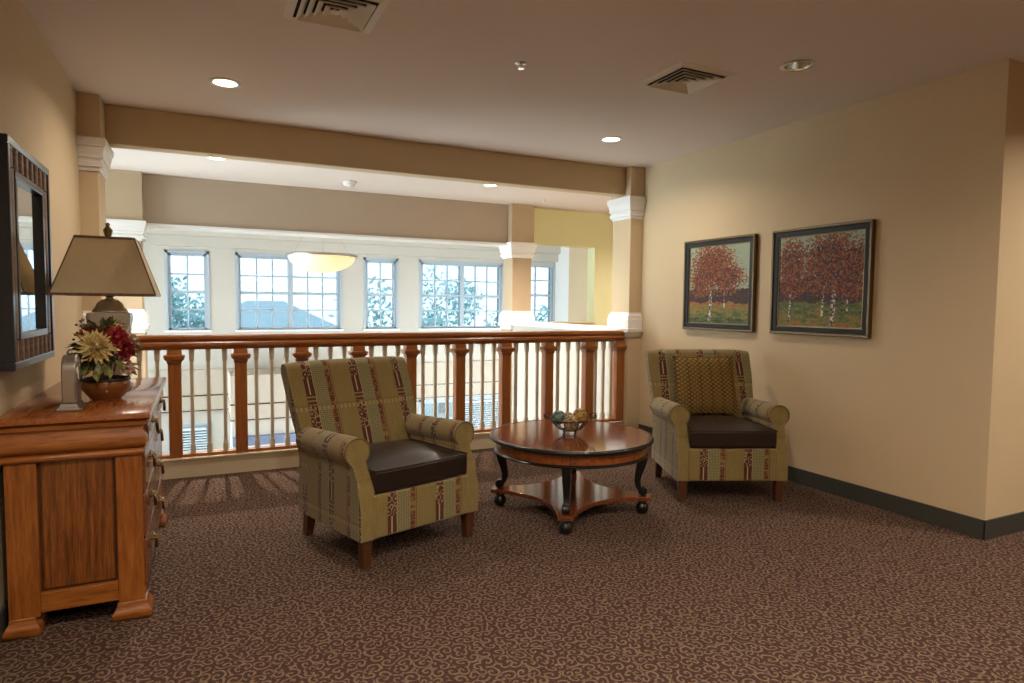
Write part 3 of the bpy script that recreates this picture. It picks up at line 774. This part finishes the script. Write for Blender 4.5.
armchair((3.246, 3.229, 0), math.radians(-23.5), 'striped armchair holding a gold pillow, set before the painting wall')
# throw pillow
a = math.radians(-23.5)
pw = thing('throw_pillow', (3.246, 3.229, 0), a, 'gold dotted square throw pillow leaning on the far armchair back', 'pillow')
m = MB(); n = 16; hw = .238
front, back = [], []
for j in range(n+1):
    for i in range(n+1):
        x, z = -1+2*i/n, -1+2*j/n
        k = max(0, (1-abs(x)**2.4)*(1-abs(z)**2.4))**.5
        pinch = 1-.05*(1-max(abs(x), abs(z)))*0 - .045*(1-abs(z))*(abs(x) > .99) - .0
        sx = x*hw*(1-.05*(1-z*z)*abs(x)**3); sz = z*.225*(1-.05*(1-x*x)*abs(z)**3)
        front.append((sx, -.065*k, sz)); back.append((sx, .045*k, sz))
fs = []
K = (n+1)**2
for j in range(n):
    for i in range(n):
        q = j*(n+1)+i; fs.append((q, q+1, q+n+2, q+n+1)); fs.append((K+q, K+q+n+1, K+q+n+2, K+q+1))
m.add(front+back, fs)
lean = math.radians(-21)
m.v = [(x+.0-.008, .572+y*math.cos(lean)-z*math.sin(lean)*1.0, .742+z*math.cos(lean)+y*math.sin(lean)) for x, y, z in m.v]
m.build('pillow_cover', 'pillow', pw, 180, uv=lambda co, nn: (co.x, co.z))
ed = [(i, 0) for i in range(n+1)]+[(n, j) for j in range(1, n+1)]+[(i, n) for i in range(n-1, -1, -1)]+[(0, j) for j in range(n-1, -1, -1)]
MB().tube([m.v[j*(n+1)+i] for i, j in ed], .005, 6).build('piping', 'pillow', pw, 80, uv=lambda co, nn: (co.x, co.z))

# ------------------------------------------------------------------ coffee table
tb = thing('coffee_table', (2.165, 3.575, 0), math.radians(11), 'round mahogany coffee table with black cabriole legs and lower shelf', 'coffee table')
MB().lathe([(.512, .478), (.512, .4995), (.01, .5)], 72).build('tabletop', 'mahog', tb, 30)
MB().lathe([(.506, .470), (.522, .472), (.531, .480), (.533, .490), (.528, .499), (.522, .502), (.513, .5005), (.506, .470)], 72, cap0=False, cap1=False).build('rim', 'ebony', tb, 50)
MB().lathe([(.488, .402), (.492, .408), (.492, .466), (.46, .466), (.46, .402), (.488, .402)], 72, cap0=False, cap1=False).build('apron', 'mahog2', tb, 30)
MB().lathe([(.488, .392), (.500, .394), (.504, .402), (.498, .410), (.490, .412), (.488, .392)], 72, cap0=False, cap1=False).build('bead_moulding', 'ebony', tb, 60)
for q in range(4):
    an = PI/4+q*PI/2
    for da in (-.045, .045):
        b_ = MB().box(.488, .4935, -.002, .002, .412, .466).build('inlay_line', 'ebony', tb); b_.rotation_euler = (0, 0, an+da)
fx = .33
# shelf with concave sides and clipped corners
sh = []
for c in range(4):
    a0 = PI/4+c*PI/2; a1 = a0+PI/2
    p0 = Vector((math.cos(a0), math.sin(a0)))*fx*1.414*1.12; p1 = Vector((math.cos(a1), math.sin(a1)))*fx*1.414*1.12
    tdir = (p1-p0).normalized(); 
    s0 = Vector((-math.sin(a0), math.cos(a0)))*.045; s1 = Vector((-math.sin(a1), math.cos(a1)))*.045
    A, B = p0+s0, p1-s1
    mid = (A+B)/2; nrm = mid.normalized()
    for i in range(13):
        u = i/12; q = A.lerp(B, u)-nrm*.135*(1-(2*u-1)**2); sh.append((q.x, q.y))
MB().prism(sh, 2, .092, .118).build('shelf', 'mahog', tb, 30, .003)
lg = MB(); foot = MB()
# leg in its own frame: +x outward
cl = [(.012, .40), (.014, .36), (.008, .31), (-.006, .26), (-.014, .215), (-.008, .175), (.008, .150), (.028, .135)]
rings = []
ws = [.028, .027, .025, .022, .019, .018, .018, .018]; ds = [.036, .034, .029, .024, .020, .018, .018, .016]
for (x, z), w_, d_ in zip(cl, ws, ds):
    rings.append([(x-d_, -w_, z), (x+d_, -w_, z), (x+d_, w_, z), (x-d_, w_, z)])
lg.loft(rings)
# scroll at the bottom, on the shelf
n = 16
lg.loft([[(.022+.030*math.cos(2*PI*j/n), yy, .147+.030*math.sin(2*PI*j/n)) for j in range(n)] for yy in (-.022, .022)])
leg0 = None
for c in range(4):
    an = PI/4+c*PI/2; rad = fx*1.414
    if leg0 is None:
        leg0 = lg.build('leg', 'ebony', tb, 40, .005); foot.lathe([(.018, .092), (.034, .088), (.036, .080), (.026, .072), (.040, .055), (.043, .036), (.036, .012), (.024, 0)], 20)
        foot0 = foot.build('foot', 'ebony', leg0, 40); foot0.location = (.02, 0, 0)
        leg0.location = (math.cos(an)*rad-.02*math.cos(an), math.sin(an)*rad-.02*math.sin(an), 0); leg0.rotation_euler = (0, 0, an)
    else:
        L = share(leg0, tb, (math.cos(an)*(rad-.02), math.sin(an)*(rad-.02), 0), (0, 0, an)); share(foot0, L, (.02, 0, 0))

# wire bowl with balls
bw = thing('wire_bowl', (2.16, 3.585, .503), math.radians(-26), 'black wire bowl with scroll handles on the coffee table', 'bowl')
def circ(r, z, n=36): return [(r*math.cos(2*PI*i/n), r*math.sin(2*PI*i/n), z) for i in range(n+1)]
MB().tube(circ(.125, .092), .004, 6).build('rim_wire', 'iron', bw, 80)
MB().tube(circ(.05, .022), .004, 6).build('base_wire', 'iron', bw, 80)
rib = None
for i in range(16):
    pts = [(.05, 0, .022), (.075, 0, .032), (.10, 0, .055), (.118, 0, .078), (.125, 0, .092)]
    if rib is None: rib = MB().tube(pts, .0026, 5).build('rib_wire', 'iron', bw, 80)
    else: share(rib, bw, (0, 0, 0), (0, 0, 2*PI*i/16))
for i in range(4):
    an = PI/4+i*PI/2
    MB().tube([(.045*math.cos(an), .045*math.sin(an), .025), (.052*math.cos(an), .052*math.sin(an), .012), (.05*math.cos(an), .05*math.sin(an), .0)], .006, 8).build('foot', 'iron', bw, 80)
for s in (-1, 1):
    pts = []
    for i in range(15):
        q = i/14; ang = q*2*PI*1.3; rr = .022*(1-.55*q)
        pts.append((s*(.150+rr*math.sin(ang)*1.0), 0, .098-rr*math.cos(ang)+.018))
    MB().tube([(s*.124, 0, .092)]+pts, .0035, 6).build('handle', 'iron', bw, 80)
def ball(dx, dy, dz, r, mat, label):
    ca, sa = math.cos(-.45), math.sin(-.45)
    o = MB().sphere((0, 0, 0), r, 24, 14).build('decorative_ball', mat, None, 180)
    o.location = (2.16+dx*ca-dy*sa, 3.585+dx*sa+dy*ca, .503+dz)
    return tag(o, label, 'ball', 'decorative balls in the wire bowl')
ball(-.070, .020, .099, .047, 'ball_teal', 'mottled teal decorative ball on the left of the wire bowl')
ball(.070, .032, .110, .049, 'ball_gold', 'amber gold decorative ball on the right of the wire bowl')
ball(.004, -.054, .077, .053, 'ball_beige', 'speckled beige decorative ball at the front of the wire bowl')
ball(-.004, .080, .085, .040, 'ball_brown', 'russet decorative ball at the back of the wire bowl')

# ------------------------------------------------------------------ dresser
dr = thing('dresser', (0, 0, 0), 0, 'honey pine chest of drawers with moulded top against the left wall', 'dresser')
x0, x1, y0, y1 = -.705, -.237, 3.075, 4.385
XW = -.733
MB().box(x0+.012, x1-.014, y0+.026, y1-.026, .09, .70).build('carcass', 'chairleg', dr)
for (a, b, nm) in ((x0, x0+.105, 'stile'), (x1-.095, x1, 'stile')):
    for (c, d) in ((y0, y0+.03), (y1-.03, y1)):
        MB().box(a, b, c, d, .07, .705).build(nm, 'pine_k', dr, bevel=.004)
for (c, d) in ((y0+.004, y0+.03), (y1-.03, y1-.004)):
    MB().box(x0+.105, x1-.095, c, d, .085, .165).build('bottom_rail', 'pine_y', dr, bevel=.003)
    MB().box(x0+.115, x1-.105, c+.010, d, .175, .70).build('end_panel', 'pine_panel', dr, bevel=.006)
# mouldings
MB().stack(x0, x1, y0, y1, [(.695, .0), (.699, .010), (.712, .014), (.724, .008), (.728, .002)]).build('waist_moulding', 'pine_y', dr, 60)
fp = [(.728, .004), (.736, .014), (.752, .021), (.770, .022), (.788, .015), (.806, .007), (.822, .006)]
MB().stack(x0, x1, y0, y1, fp).build('frieze', 'pine_y', dr, 60)
MB().stack(x0, x1, y0, y1, [(.822, .010), (.826, .020), (.842, .024), (.846, .018), (.850, .020)]).build('cornice', 'pine_y', dr, 50)
tp = MB().stack(-.733+.038, x1, y0, y1, [(.850, .030), (.856, .038), (.872, .038), (.880, .030)])
tp.build('top_board', 'pine_top', dr, 50)
# drawers on the front (+x) face, two columns by three rows, and one in the frieze
rows = [(.525, .690), (.330, .515), (.120, .320)]
ymid = (y0+y1)/2
def pull(z, y, par, x):
    k = thing('pull', (x, y, z), 0, None, None) if False else None
    p = MB().lathe([(.02, 0), (.018, .004), (.008, .006), (.006, .016)], 14)
    p.v = [(x+c, y+a, z+b+.014) for a, b, c in p.v]
    base = p.build('backplate', 'bronze', par, 50)
    pts = [(x+.012, y-.032, z+.012)]+[(x+.016+.002*math.sin(PI*i/8), y-.034+.068*i/8, z+.010-.050*math.sin(PI*i/8)) for i in range(9)]+[(x+.012, y+.032, z+.012)]
    MB().tube(pts, [.004]+[.0045+.004*math.sin(PI*i/8) for i in range(9)]+[.004], 8).build('bail_handle', 'bronze', par, 80)
    for s in (-1, 1):
        q = MB().lathe([(.009, 0), (.007, .004), (.005, .010), (.007, .014)], 10); q.v = [(x+c, y+s*.032+a, z+.012+b) for a, b, c in q.v]; q.build('handle_mount', 'bronze', par, 60)
for z0, z1 in rows:
    for ya, yb in ((y0+.04, ymid-.006), (ymid+.006, y1-.04)):
        d = MB().box(x1-.02, x1+.010, ya, yb, z0, z1).build('drawer', 'drawer', dr, bevel=.006)
        pull((z0+z1)/2, (ya+yb)/2, d, x1+.010)
d = MB().box(x1+.004, x1+.024, y0+.05, y1-.05, .738, .812).build('drawer', 'drawer', dr, bevel=.006)
for yy in (y0+.33, y1-.33): pull(.775, yy, d, x1+.024)
MB().box(x1-.02, x1+.004, y0+.03, y1-.03, .085, .115).build('front_apron', 'pine_y', dr, bevel=.003)
for (a, b) in ((XW+.002, x0+.094), (x1-.118, x1+.030)):
    for (c, d) in ((y0-.022, y0+.10), (y1-.10, y1+.022)):
        m = MB().stack(a+.022 if a > -.6 else a+.030, b-.024 if b > -.3 else b-.008, c+.022 if c < 3.5 else c, d if c < 3.5 else d-.022, [(0, .012), (.006, .020), (.030, .021), (.044, .012), (.060, .003), (.070, .004), (.075, .0)])
        m.v = [(max(p[0], XW+.001), p[1], p[2]) for p in m.v]
        m.build('foot', 'pine_y', dr, 60)

# ------------------------------------------------------------------ things on the dresser
TZ = .8805
lp = thing('table_lamp', (-.43, 3.93, TZ), 0, 'table lamp with beige square tapered shade and ivory urn base', 'lamp')
def sq(w, z, d=None): d = d or w; return [(-w, -d, z), (w, -d, z), (w, d, z), (-w, d, z)]
def rsq(w, z, n=20, p=4.5):
    out = []
    for j in range(n*2):
        t_ = 2*PI*j/(n*2); c, s = math.cos(t_), math.sin(t_)
        out.append((w*math.copysign(abs(c)**(2/p), c), w*math.copysign(abs(s)**(2/p), s), z))
    return out
MB().loft([rsq(w, z) for w, z in ((.098, 0), (.100, .014), (.092, .022), (.070, .036), (.056, .055))]).build('base', 'pewter', lp, 60)
MB().loft([rsq(w, z) for w, z in ((.050, .052), (.053, .09), (.062, .16), (.080, .25), (.095, .33), (.102, .37), (.098, .395), (.080, .40))]).build('urn_body', 'ceramic', lp, 60)
MB().lathe([(.082, .400), (.080, .410), (.066, .425), (.058, .445), (.040, .462), (.018, .470), (.014, .482)], 24).build('dome_cap', 'pewter', lp, 50)
MB().lathe([(.014, .478), (.026, .484), (.032, .497), (.026, .51), (.010, .515), (.008, .78)], 20).build('socket_stem', 'brass', lp, 50)
# four-sided hollow shade: separate walls, open at top and bottom
sb, st, zb, zt = .222, .128, .490, .775
MB().loft([sq(sb, zb), sq(st, zt), sq(st-.003, zt), sq(sb-.003, zb), sq(sb, zb)], False, False).build('lamp_shade', 'shade', lp)
for w_, z_, nm in ((sb, zb, 'shade_trim'), (st, zt, 'shade_trim')):
    MB().loft([sq(w_+.002, z_-.006), sq(w_+.002, z_+.006), sq(w_-.004, z_+.006), sq(w_-.004, z_-.006), sq(w_+.002, z_-.006)], False, False).build(nm, M['stick'], lp)
for sx, sy in ((-1, -1), (1, -1), (1, 1), (-1, 1)):
    MB().tube([(sx*sb, sy*sb, zb), (sx*st, sy*st, zt)], .0035, 6).build('shade_edge', M['stick'], lp)
for i in range(2):
    MB().tube([(-st if i else 0, 0 if i else -st, zt), (st if i else 0, 0 if i else st, zt)], .003, 6).build('shade_spider', 'brass', lp)
MB().lathe([(.006, .775), (.016, .782), (.014, .79), (.020, .81), (.022, .825), (.012, .838), (.008, .845), (.011, .852), (.006, .862)], 16).build('finial', 'brass', lp, 50)

orn = thing('silver_ornament', (-.503, 3.165, TZ), 0, 'silver grey arched upright ornament on the near corner of the dresser', 'ornament')
MB().box(-.042, .044, -.0, .16, 0, .012).build('foot_plate', 'pewter', orn, bevel=.004)
MB().stack(-.028, .030, .012, .148, [(.012, .008), (.022, .002), (.03, 0)]).build('plinth', 'pewter', orn)
pf = [(-.022, .03), (-.030, .10), (-.031, .17), (-.026, .205), (-.016, .226), (.016, .226), (.026, .205), (.031, .17), (.030, .10), (.022, .03)]
arch = [(.080+.066*math.cos(PI*i/12), .165+.066*math.sin(PI*i/12)) for i in range(13)]
ap = [(.146, .03)]+arch+[(.014, .03)]
MB().loft([[(-.024, y, z) for y, z in ap], [(-.031, .08+(y-.08)*.97, .03+(z-.03)*.985) for y, z in ap], [(.022, .08+(y-.08)*.97, .03+(z-.03)*.985) for y, z in ap], [(.028, y, z) for y, z in ap]][:1]+[[(.028, y, z) for y, z in ap]]).build('arched_body', 'pewter', orn, 40, .006, 3)
dk = MB().lathe([(.052, 0), (.052, .006), (.046, .008)], 24); dk.v = [(.028+c, .08+a, .16+b) for a, b, c in dk.v]; dk.build('round_face', 'chrome', orn, 40)
MB().lathe([(.008, .228), (.014, .236), (.010, .246), (.003, .256)], 12, 0, .08).build('finial', 'pewter', orn, 60)

fl = thing('flower_arrangement', (-.405, 3.50, TZ), 0, 'copper bowl of artificial yellow and red autumn flowers beside the lamp', 'flowers')
MB().lathe([(.055, 0), (.060, .006), (.078, .025), (.098, .055), (.100, .075), (.092, .098), (.086, .10), (.086, .085), (.01, .08)], 32).build('bowl', 'copper', fl, 50)
MB().lathe([(.094, .088), (.101, .092), (.099, .102), (.088, .104), (.094, .088)], 32, cap0=False, cap1=False).build('bowl_rim', 'iron', fl, 50)
def petal_flower(c, d, r, rows_, n, mat, cmat, name='flower'):
    d = Vector(d).normalized(); a = d.orthogonal().normalized(); b = d.cross(a); c = Vector(c); m = MB()
    for k in range(rows_):
        rr = r*(1-.22*k); el = .12+.38*k
        for i in range(n):
            t_ = 2*PI*(i+.5*k)/n+random.uniform(-.1, .1); q = rr*random.uniform(.85, 1.1)
            e = a*math.cos(t_)+b*math.sin(t_); sd_ = a*-math.sin(t_)+b*math.cos(t_)
            w_ = .17*q*12/n*1.5
            ax = e*math.cos(el)+d*math.sin(el); nn = d*math.cos(el)-e*math.sin(el)
            p = [c+e*.008, c+ax*q*.55+sd_*w_+nn*.004, c+ax*q-nn*.06*q, c+ax*q*.55-sd_*w_+nn*.004, c+ax*q*.55-nn*.008]
            m.add(p, [(0, 1, 4), (0, 4, 3), (1, 2, 4), (4, 2, 3)])
    o = m.build(name, mat, fl)
    MB().sphere((c+d*.008), r*.17, 10, 6).build('flower_centre', cmat, o, 180)
petal_flower((-.018, -.115, .255), (.15, -1, .45), .092, 4, 18, 'petal_y', 'petal_y')
petal_flower((.055, -.09, .292), (.35, -1, .55), .062, 3, 12, 'petal_r', 'petal_r')
petal_flower((.085, -.07, .235), (.6, -1, .2), .055, 3, 11, 'petal_r', 'petal_r')
petal_flower((-.06, -.05, .31), (-.3, -.8, .8), .040, 2, 10, 'petal_r', 'petal_y')
petal_flower((.112, -.01, .275), (.9, -.5, .4), .045, 2, 10, 'petal_p', 'petal_y')
petal_flower((.095, -.085, .150), (.7, -1, .0), .042, 2, 9, 'petal_p', 'petal_r')
petal_flower((.04, -.02, .335), (.1, -.3, 1), .05, 2, 12, 'petal_y', 'leafbrown')
for i in range(6):
    t_ = 2*PI*i/6; MB().tube([(.02*math.cos(t_), .02*math.sin(t_), .08), (.05*math.cos(t_), .05*math.sin(t_)-.02, .2), (.07*math.cos(t_), .06*math.sin(t_)-.03, .27)], .004, 5).build('stem', 'leafdark', fl)
leafm = {}
for mt in ('leafdark', 'leafbrown', 'leafgreen'):
    m = MB().add([(0, 0, 0), (.03, .018, .006), (.055, .019, .004), (.09, 0, -.012), (.055, -.019, .004), (.03, -.018, .006), (.045, 0, -.004)], [(0, 6, 1), (1, 6, 2), (2, 6, 3), (3, 6, 4), (4, 6, 5), (5, 6, 0)])
    leafm[mt] = m.build('leaf', mt, fl)
    leafm[mt].location = (.0, -.07, .18); leafm[mt].rotation_euler = (.3, -.4, -1.2)
for i in range(170):
    th = random.uniform(0, 2*PI); ph = random.uniform(-.75, 1.45); q = random.uniform(.62, 1.0)
    c_, s_ = math.cos(ph), math.sin(ph)
    p = (.098*q*c_*math.cos(th), .085*q*c_*math.sin(th)-.008, .215+.125*q*s_)
    mt = random.choice(['leafdark', 'leafbrown', 'leafdark', 'leafgreen', 'leafbrown']) if ph < .7 else random.choice(['leafdark', 'leafbrown', 'leafbrown'])
    s = random.uniform(.5, .85)
    share(leafm[mt], fl, p, (random.uniform(-.8, .8), -ph*.8+random.uniform(-.4, .4), th+random.uniform(-.5, .5)), (s, s*1.15, s))
for p, r_ in (((-.02, -.115, .155), (.4, .9, -1.5)), ((.02, -.12, .165), (-.3, .8, -1.2)), ((-.05, -.10, .17), (.5, .7, -2.0)), ((.05, -.105, .19), (.2, .5, -.9)), ((-.005, -.12, .185), (.1, 1.1, -1.7))):
    share(leafm['leafgreen'], fl, p, r_, (.75, .9, .75))
# wispy sprigs
for i in range(9):
    th = random.uniform(PI*.8, PI*1.6) if i < 5 else random.uniform(0, 2*PI); q = random.uniform(.07, .11)
    b = Vector((q*math.cos(th), q*math.sin(th)*.7, .30+random.uniform(0, .07)))
    st_ = MB().tube([(.02*math.cos(th), .02*math.sin(th), .2), b*.8+Vector((0, 0, .05)), b], .0022, 5).build('sprig', 'leafbrown', fl)
    mm = MB()
    for k in range(6): mm.sphere(b+Vector((random.uniform(-.018, .018), random.uniform(-.018, .018), random.uniform(-.03, .012))), .006, 6, 4)
    mm.build('berries', 'leafbrown', st_, 180)

# ------------------------------------------------------------------ mirror
XM = XL+.062
my0, my1, mz0, mz1 = 3.165, 3.93, 1.055, 1.99
mr = thing('wall_mirror', (XL, (my0+my1)/2, mz0), 0, 'large wall mirror in a dark frame inlaid with brown sticks', 'mirror')
W_, H_ = my1-my0, mz1-mz0
def yz_ring(o0, o1, xa, xb, name, mat, bevel=.004):
    m = MB(); a = -W_/2
    m.box(xa, xb, a+o0, -a-o0, o0, o1).box(xa, xb, a+o0, -a-o0, H_-o1, H_-o0).box(xa, xb, a+o0, a+o1, o1, H_-o1).box(xa, xb, -a-o1, -a-o0, o1, H_-o1)
    return m.build(name, mat, mr, bevel=bevel)
yz_ring(0, .032, .001, .062, 'outer_frame', 'mframe')
yz_ring(.032, .118, .001, .044, 'stick_bed', 'mframe', 0)
yz_ring(.118, .150, .001, .058, 'inner_frame', 'mframe')
MB().box(.030, .036, -W_/2+.150, W_/2-.150, .150, H_-.150).build('mirror_glass', 'glassmirror', mr)
stk = MB().loft([[(.044+.016*math.sin(PI*j/6), .030*math.cos(PI*j/6), z) for j in range(7)] for z in (-.043, .043)])
s0 = None
def stick(y, z, rx):
    global s0
    if s0 is None: s0 = stk.build('stick', 'stick', mr, 60); s0.location = (0, y, z); s0.rotation_euler = (rx, 0, 0)
    else: share(s0, mr, (0, y, z), (rx, 0, 0))
ny = 8
for i in range(ny):
    y = -W_/2+.068+(W_-.136)*i/(ny-1)
    stick(y, .075, 0); stick(y, H_-.075, 0)
nz = 9
longm = MB().loft([[(.044+.016*math.sin(PI*j/6), .036*math.cos(PI*j/6), z) for j in range(7)] for z in (-.038, .038)]).build('stick', 'stick', mr, 60)
pos = [.118+.044+(H_-.236-.088)*i/(nz-1) for i in range(nz)]
longm.location = (0, -W_/2+.075, pos[0])
for i, z in enumerate(pos):
    for s in (-1, 1):
        if i == 0 and s == -1: continue
        share(longm, mr, (0, s*(W_/2-.075), z))

# ------------------------------------------------------------------ paintings
def picture(y0, y1, z0, z1, art, label):
    t = thing('framed_painting', (XR, (y0+y1)/2, (z0+z1)/2), 0, label, 'painting')
    w, h = y1-y0, z1-z0
    def ring(o0, o1, xa, xb, name, mat, bv=.004):
        a = w/2; b = h/2
        MB().box(-xb, -xa, -a+o0, a-o0, -b+o0, -b+o1).box(-xb, -xa, -a+o0, a-o0, b-o1, b-o0).box(-xb, -xa, -a+o0, -a+o1, -b+o1, b-o1).box(-xb, -xa, a-o1, a-o0, -b+o1, b-o1).build(name, mat, t, bevel=bv)
    ring(0, .020, .001, .040, 'outer_frame', 'darkbronze')
    ring(.020, .058, .001, .030, 'inner_frame', 'bframe')
    ring(.058, .066, .001, .022, 'gilt_lip', 'bronze', .001)
    MB().box(-.016, -.002, -w/2+.06, w/2-.06, -h/2+.06, h/2-.06).build('canvas', art, t, uv=lambda co, n: ((w/2-.066-co.y)/(w-.132), (co.z+h/2-.066)/(h-.132)))
picture(2.845, 3.685, 1.135, 1.935, 'art2', 'framed painting of several red autumn birches, nearer the outside corner')
picture(3.86, 4.705, 1.13, 1.935, 'art1', 'framed painting of one red autumn tree, above the far armchair')

# ------------------------------------------------------------------ lower hall furniture
sf = thing('sofa', (1.62, 11.9, LOW), 0, 'blue grey sofa in the lower hall seen through the balusters', 'sofa')
MB().box(-1.1, 1.1, -.45, .40, .1, .42).build('seat', 'sofa', sf, bevel=.04)
MB().box(-1.1, 1.1, .15, .42, .42, .95).build('backrest', 'sofa', sf, bevel=.05)
for s in (-1, 1): MB().box(s*1.1-.1, s*1.1+.1, -.45, .42, .1, .66).build('arm', 'sofa', sf, bevel=.05)
for sx in (-1, 1):
    for sy in (-.4, .36): MB().box(sx*1.05-.03, sx*1.05+.03, sy-.03, sy+.03, 0, .1).build('leg', 'chairleg', sf)
br = thing('wall_ledge', (1.61, 12.36, -1.07), 0, 'blue grey ledge on the projecting block in the lower hall', 'ledge')
MB().box(-1.15, 1.15, -.10, .04, -.16, 0).build('shelf_board', 'sofa', br, bevel=.01)
MB().box(-1.05, 1.05, -.06, .04, -.26, -.16).build('apron', 'white', br, bevel=.01)

# ------------------------------------------------------------------ outdoors
struct('ground', MB().box(-60, 80, 13.75, 90, LOW-.6, LOW-.4), 'lawn', 'pale lawn and yard outside the windows')
def tree(x, y, h, r, label, seed):
    rnd = random.Random(seed)
    t = thing('tree', (x, y, LOW-.4), 0, label, 'tree', 'trees outside the windows')
    MB().tube([(0, 0, 0), (.1, 0, h*.35), (0, .1, h*.7)], [.16, .12, .06], 8).build('trunk', 'bark', t, 80)
    m = MB()
    blobs = [(rnd.uniform(-r, r)*.6, rnd.uniform(-r, r)*.6, h*.62+rnd.uniform(-.32, .34)*h, r*rnd.uniform(.4, .7)) for _ in range(9)]
    for _ in range(1900):
        bx, by, bz, br_ = rnd.choice(blobs)
        th, ph = rnd.uniform(0, 2*PI), math.asin(rnd.uniform(-1, 1)); q = br_*rnd.uniform(.4, 1.05)
        c = Vector((bx+q*math.cos(th)*math.cos(ph), by+q*math.sin(th)*math.cos(ph), bz+q*math.sin(ph)))
        a_ = Vector((rnd.uniform(-1, 1), rnd.uniform(-1, 1), rnd.uniform(-1, 1))).normalized(); b_ = a_.orthogonal().normalized(); s_ = rnd.uniform(.07, .15)
        m.add([c-a_*s_, c+b_*s_*.5, c+a_*s_, c-b_*s_*.5], [(0, 1, 2, 3)])
    tag(m.build('crown', 'foliage', t), kind='stuff')
tree(-.7, 24, 5.2, 1.7, 'tree seen through the narrow window beside the lampshade', 3)
tree(5.9, 21, 5.0, 1.9, 'tree seen through the narrow window between the double windows', 4)
tree(9.6, 27, 5.8, 2.2, 'tree seen in the left half of the double window by the column', 5)
tree(11.0, 21, 4.7, 1.7, 'tree seen in the right half of the double window by the column', 6)
tree(16.5, 25, 4.9, 1.9, 'tree seen through the window past the yellow wall', 8)
def house(x, y, w, d, hw_, hr, label):
    t = thing('house', (x, y, LOW-.4), 0, label, 'house')
    MB().box(-w/2, w/2, -d/2, d/2, 0, hw_).build('walls', 'siding', t)
    MB().add([(-w/2-.3, -d/2-.3, hw_), (w/2+.3, -d/2-.3, hw_), (w/2+.3, d/2+.3, hw_), (-w/2-.3, d/2+.3, hw_), (-w*.12, 0, hw_+hr), (w*.12, 0, hw_+hr)],
             [(0, 1, 5, 4), (2, 3, 4, 5), (1, 2, 5), (3, 0, 4), (0, 3, 2, 1)]).build('roof', 'roof', t)
    for sx in (-.28, .28):
        MB().box(w*sx-.5, w*sx+.5, -d/2-.03, -d/2+.02, 1.0, 2.4).build('window', 'mframe', t)
house(2.6, 31, 6.5, 6, 3.4, 1.5, 'hip roofed house seen in the left half of the wide window behind the bowl lamp')
house(-5.9, 34, 7, 6, 3.3, 1.9, 'grey roofed house seen low in the narrow window beside the lampshade')
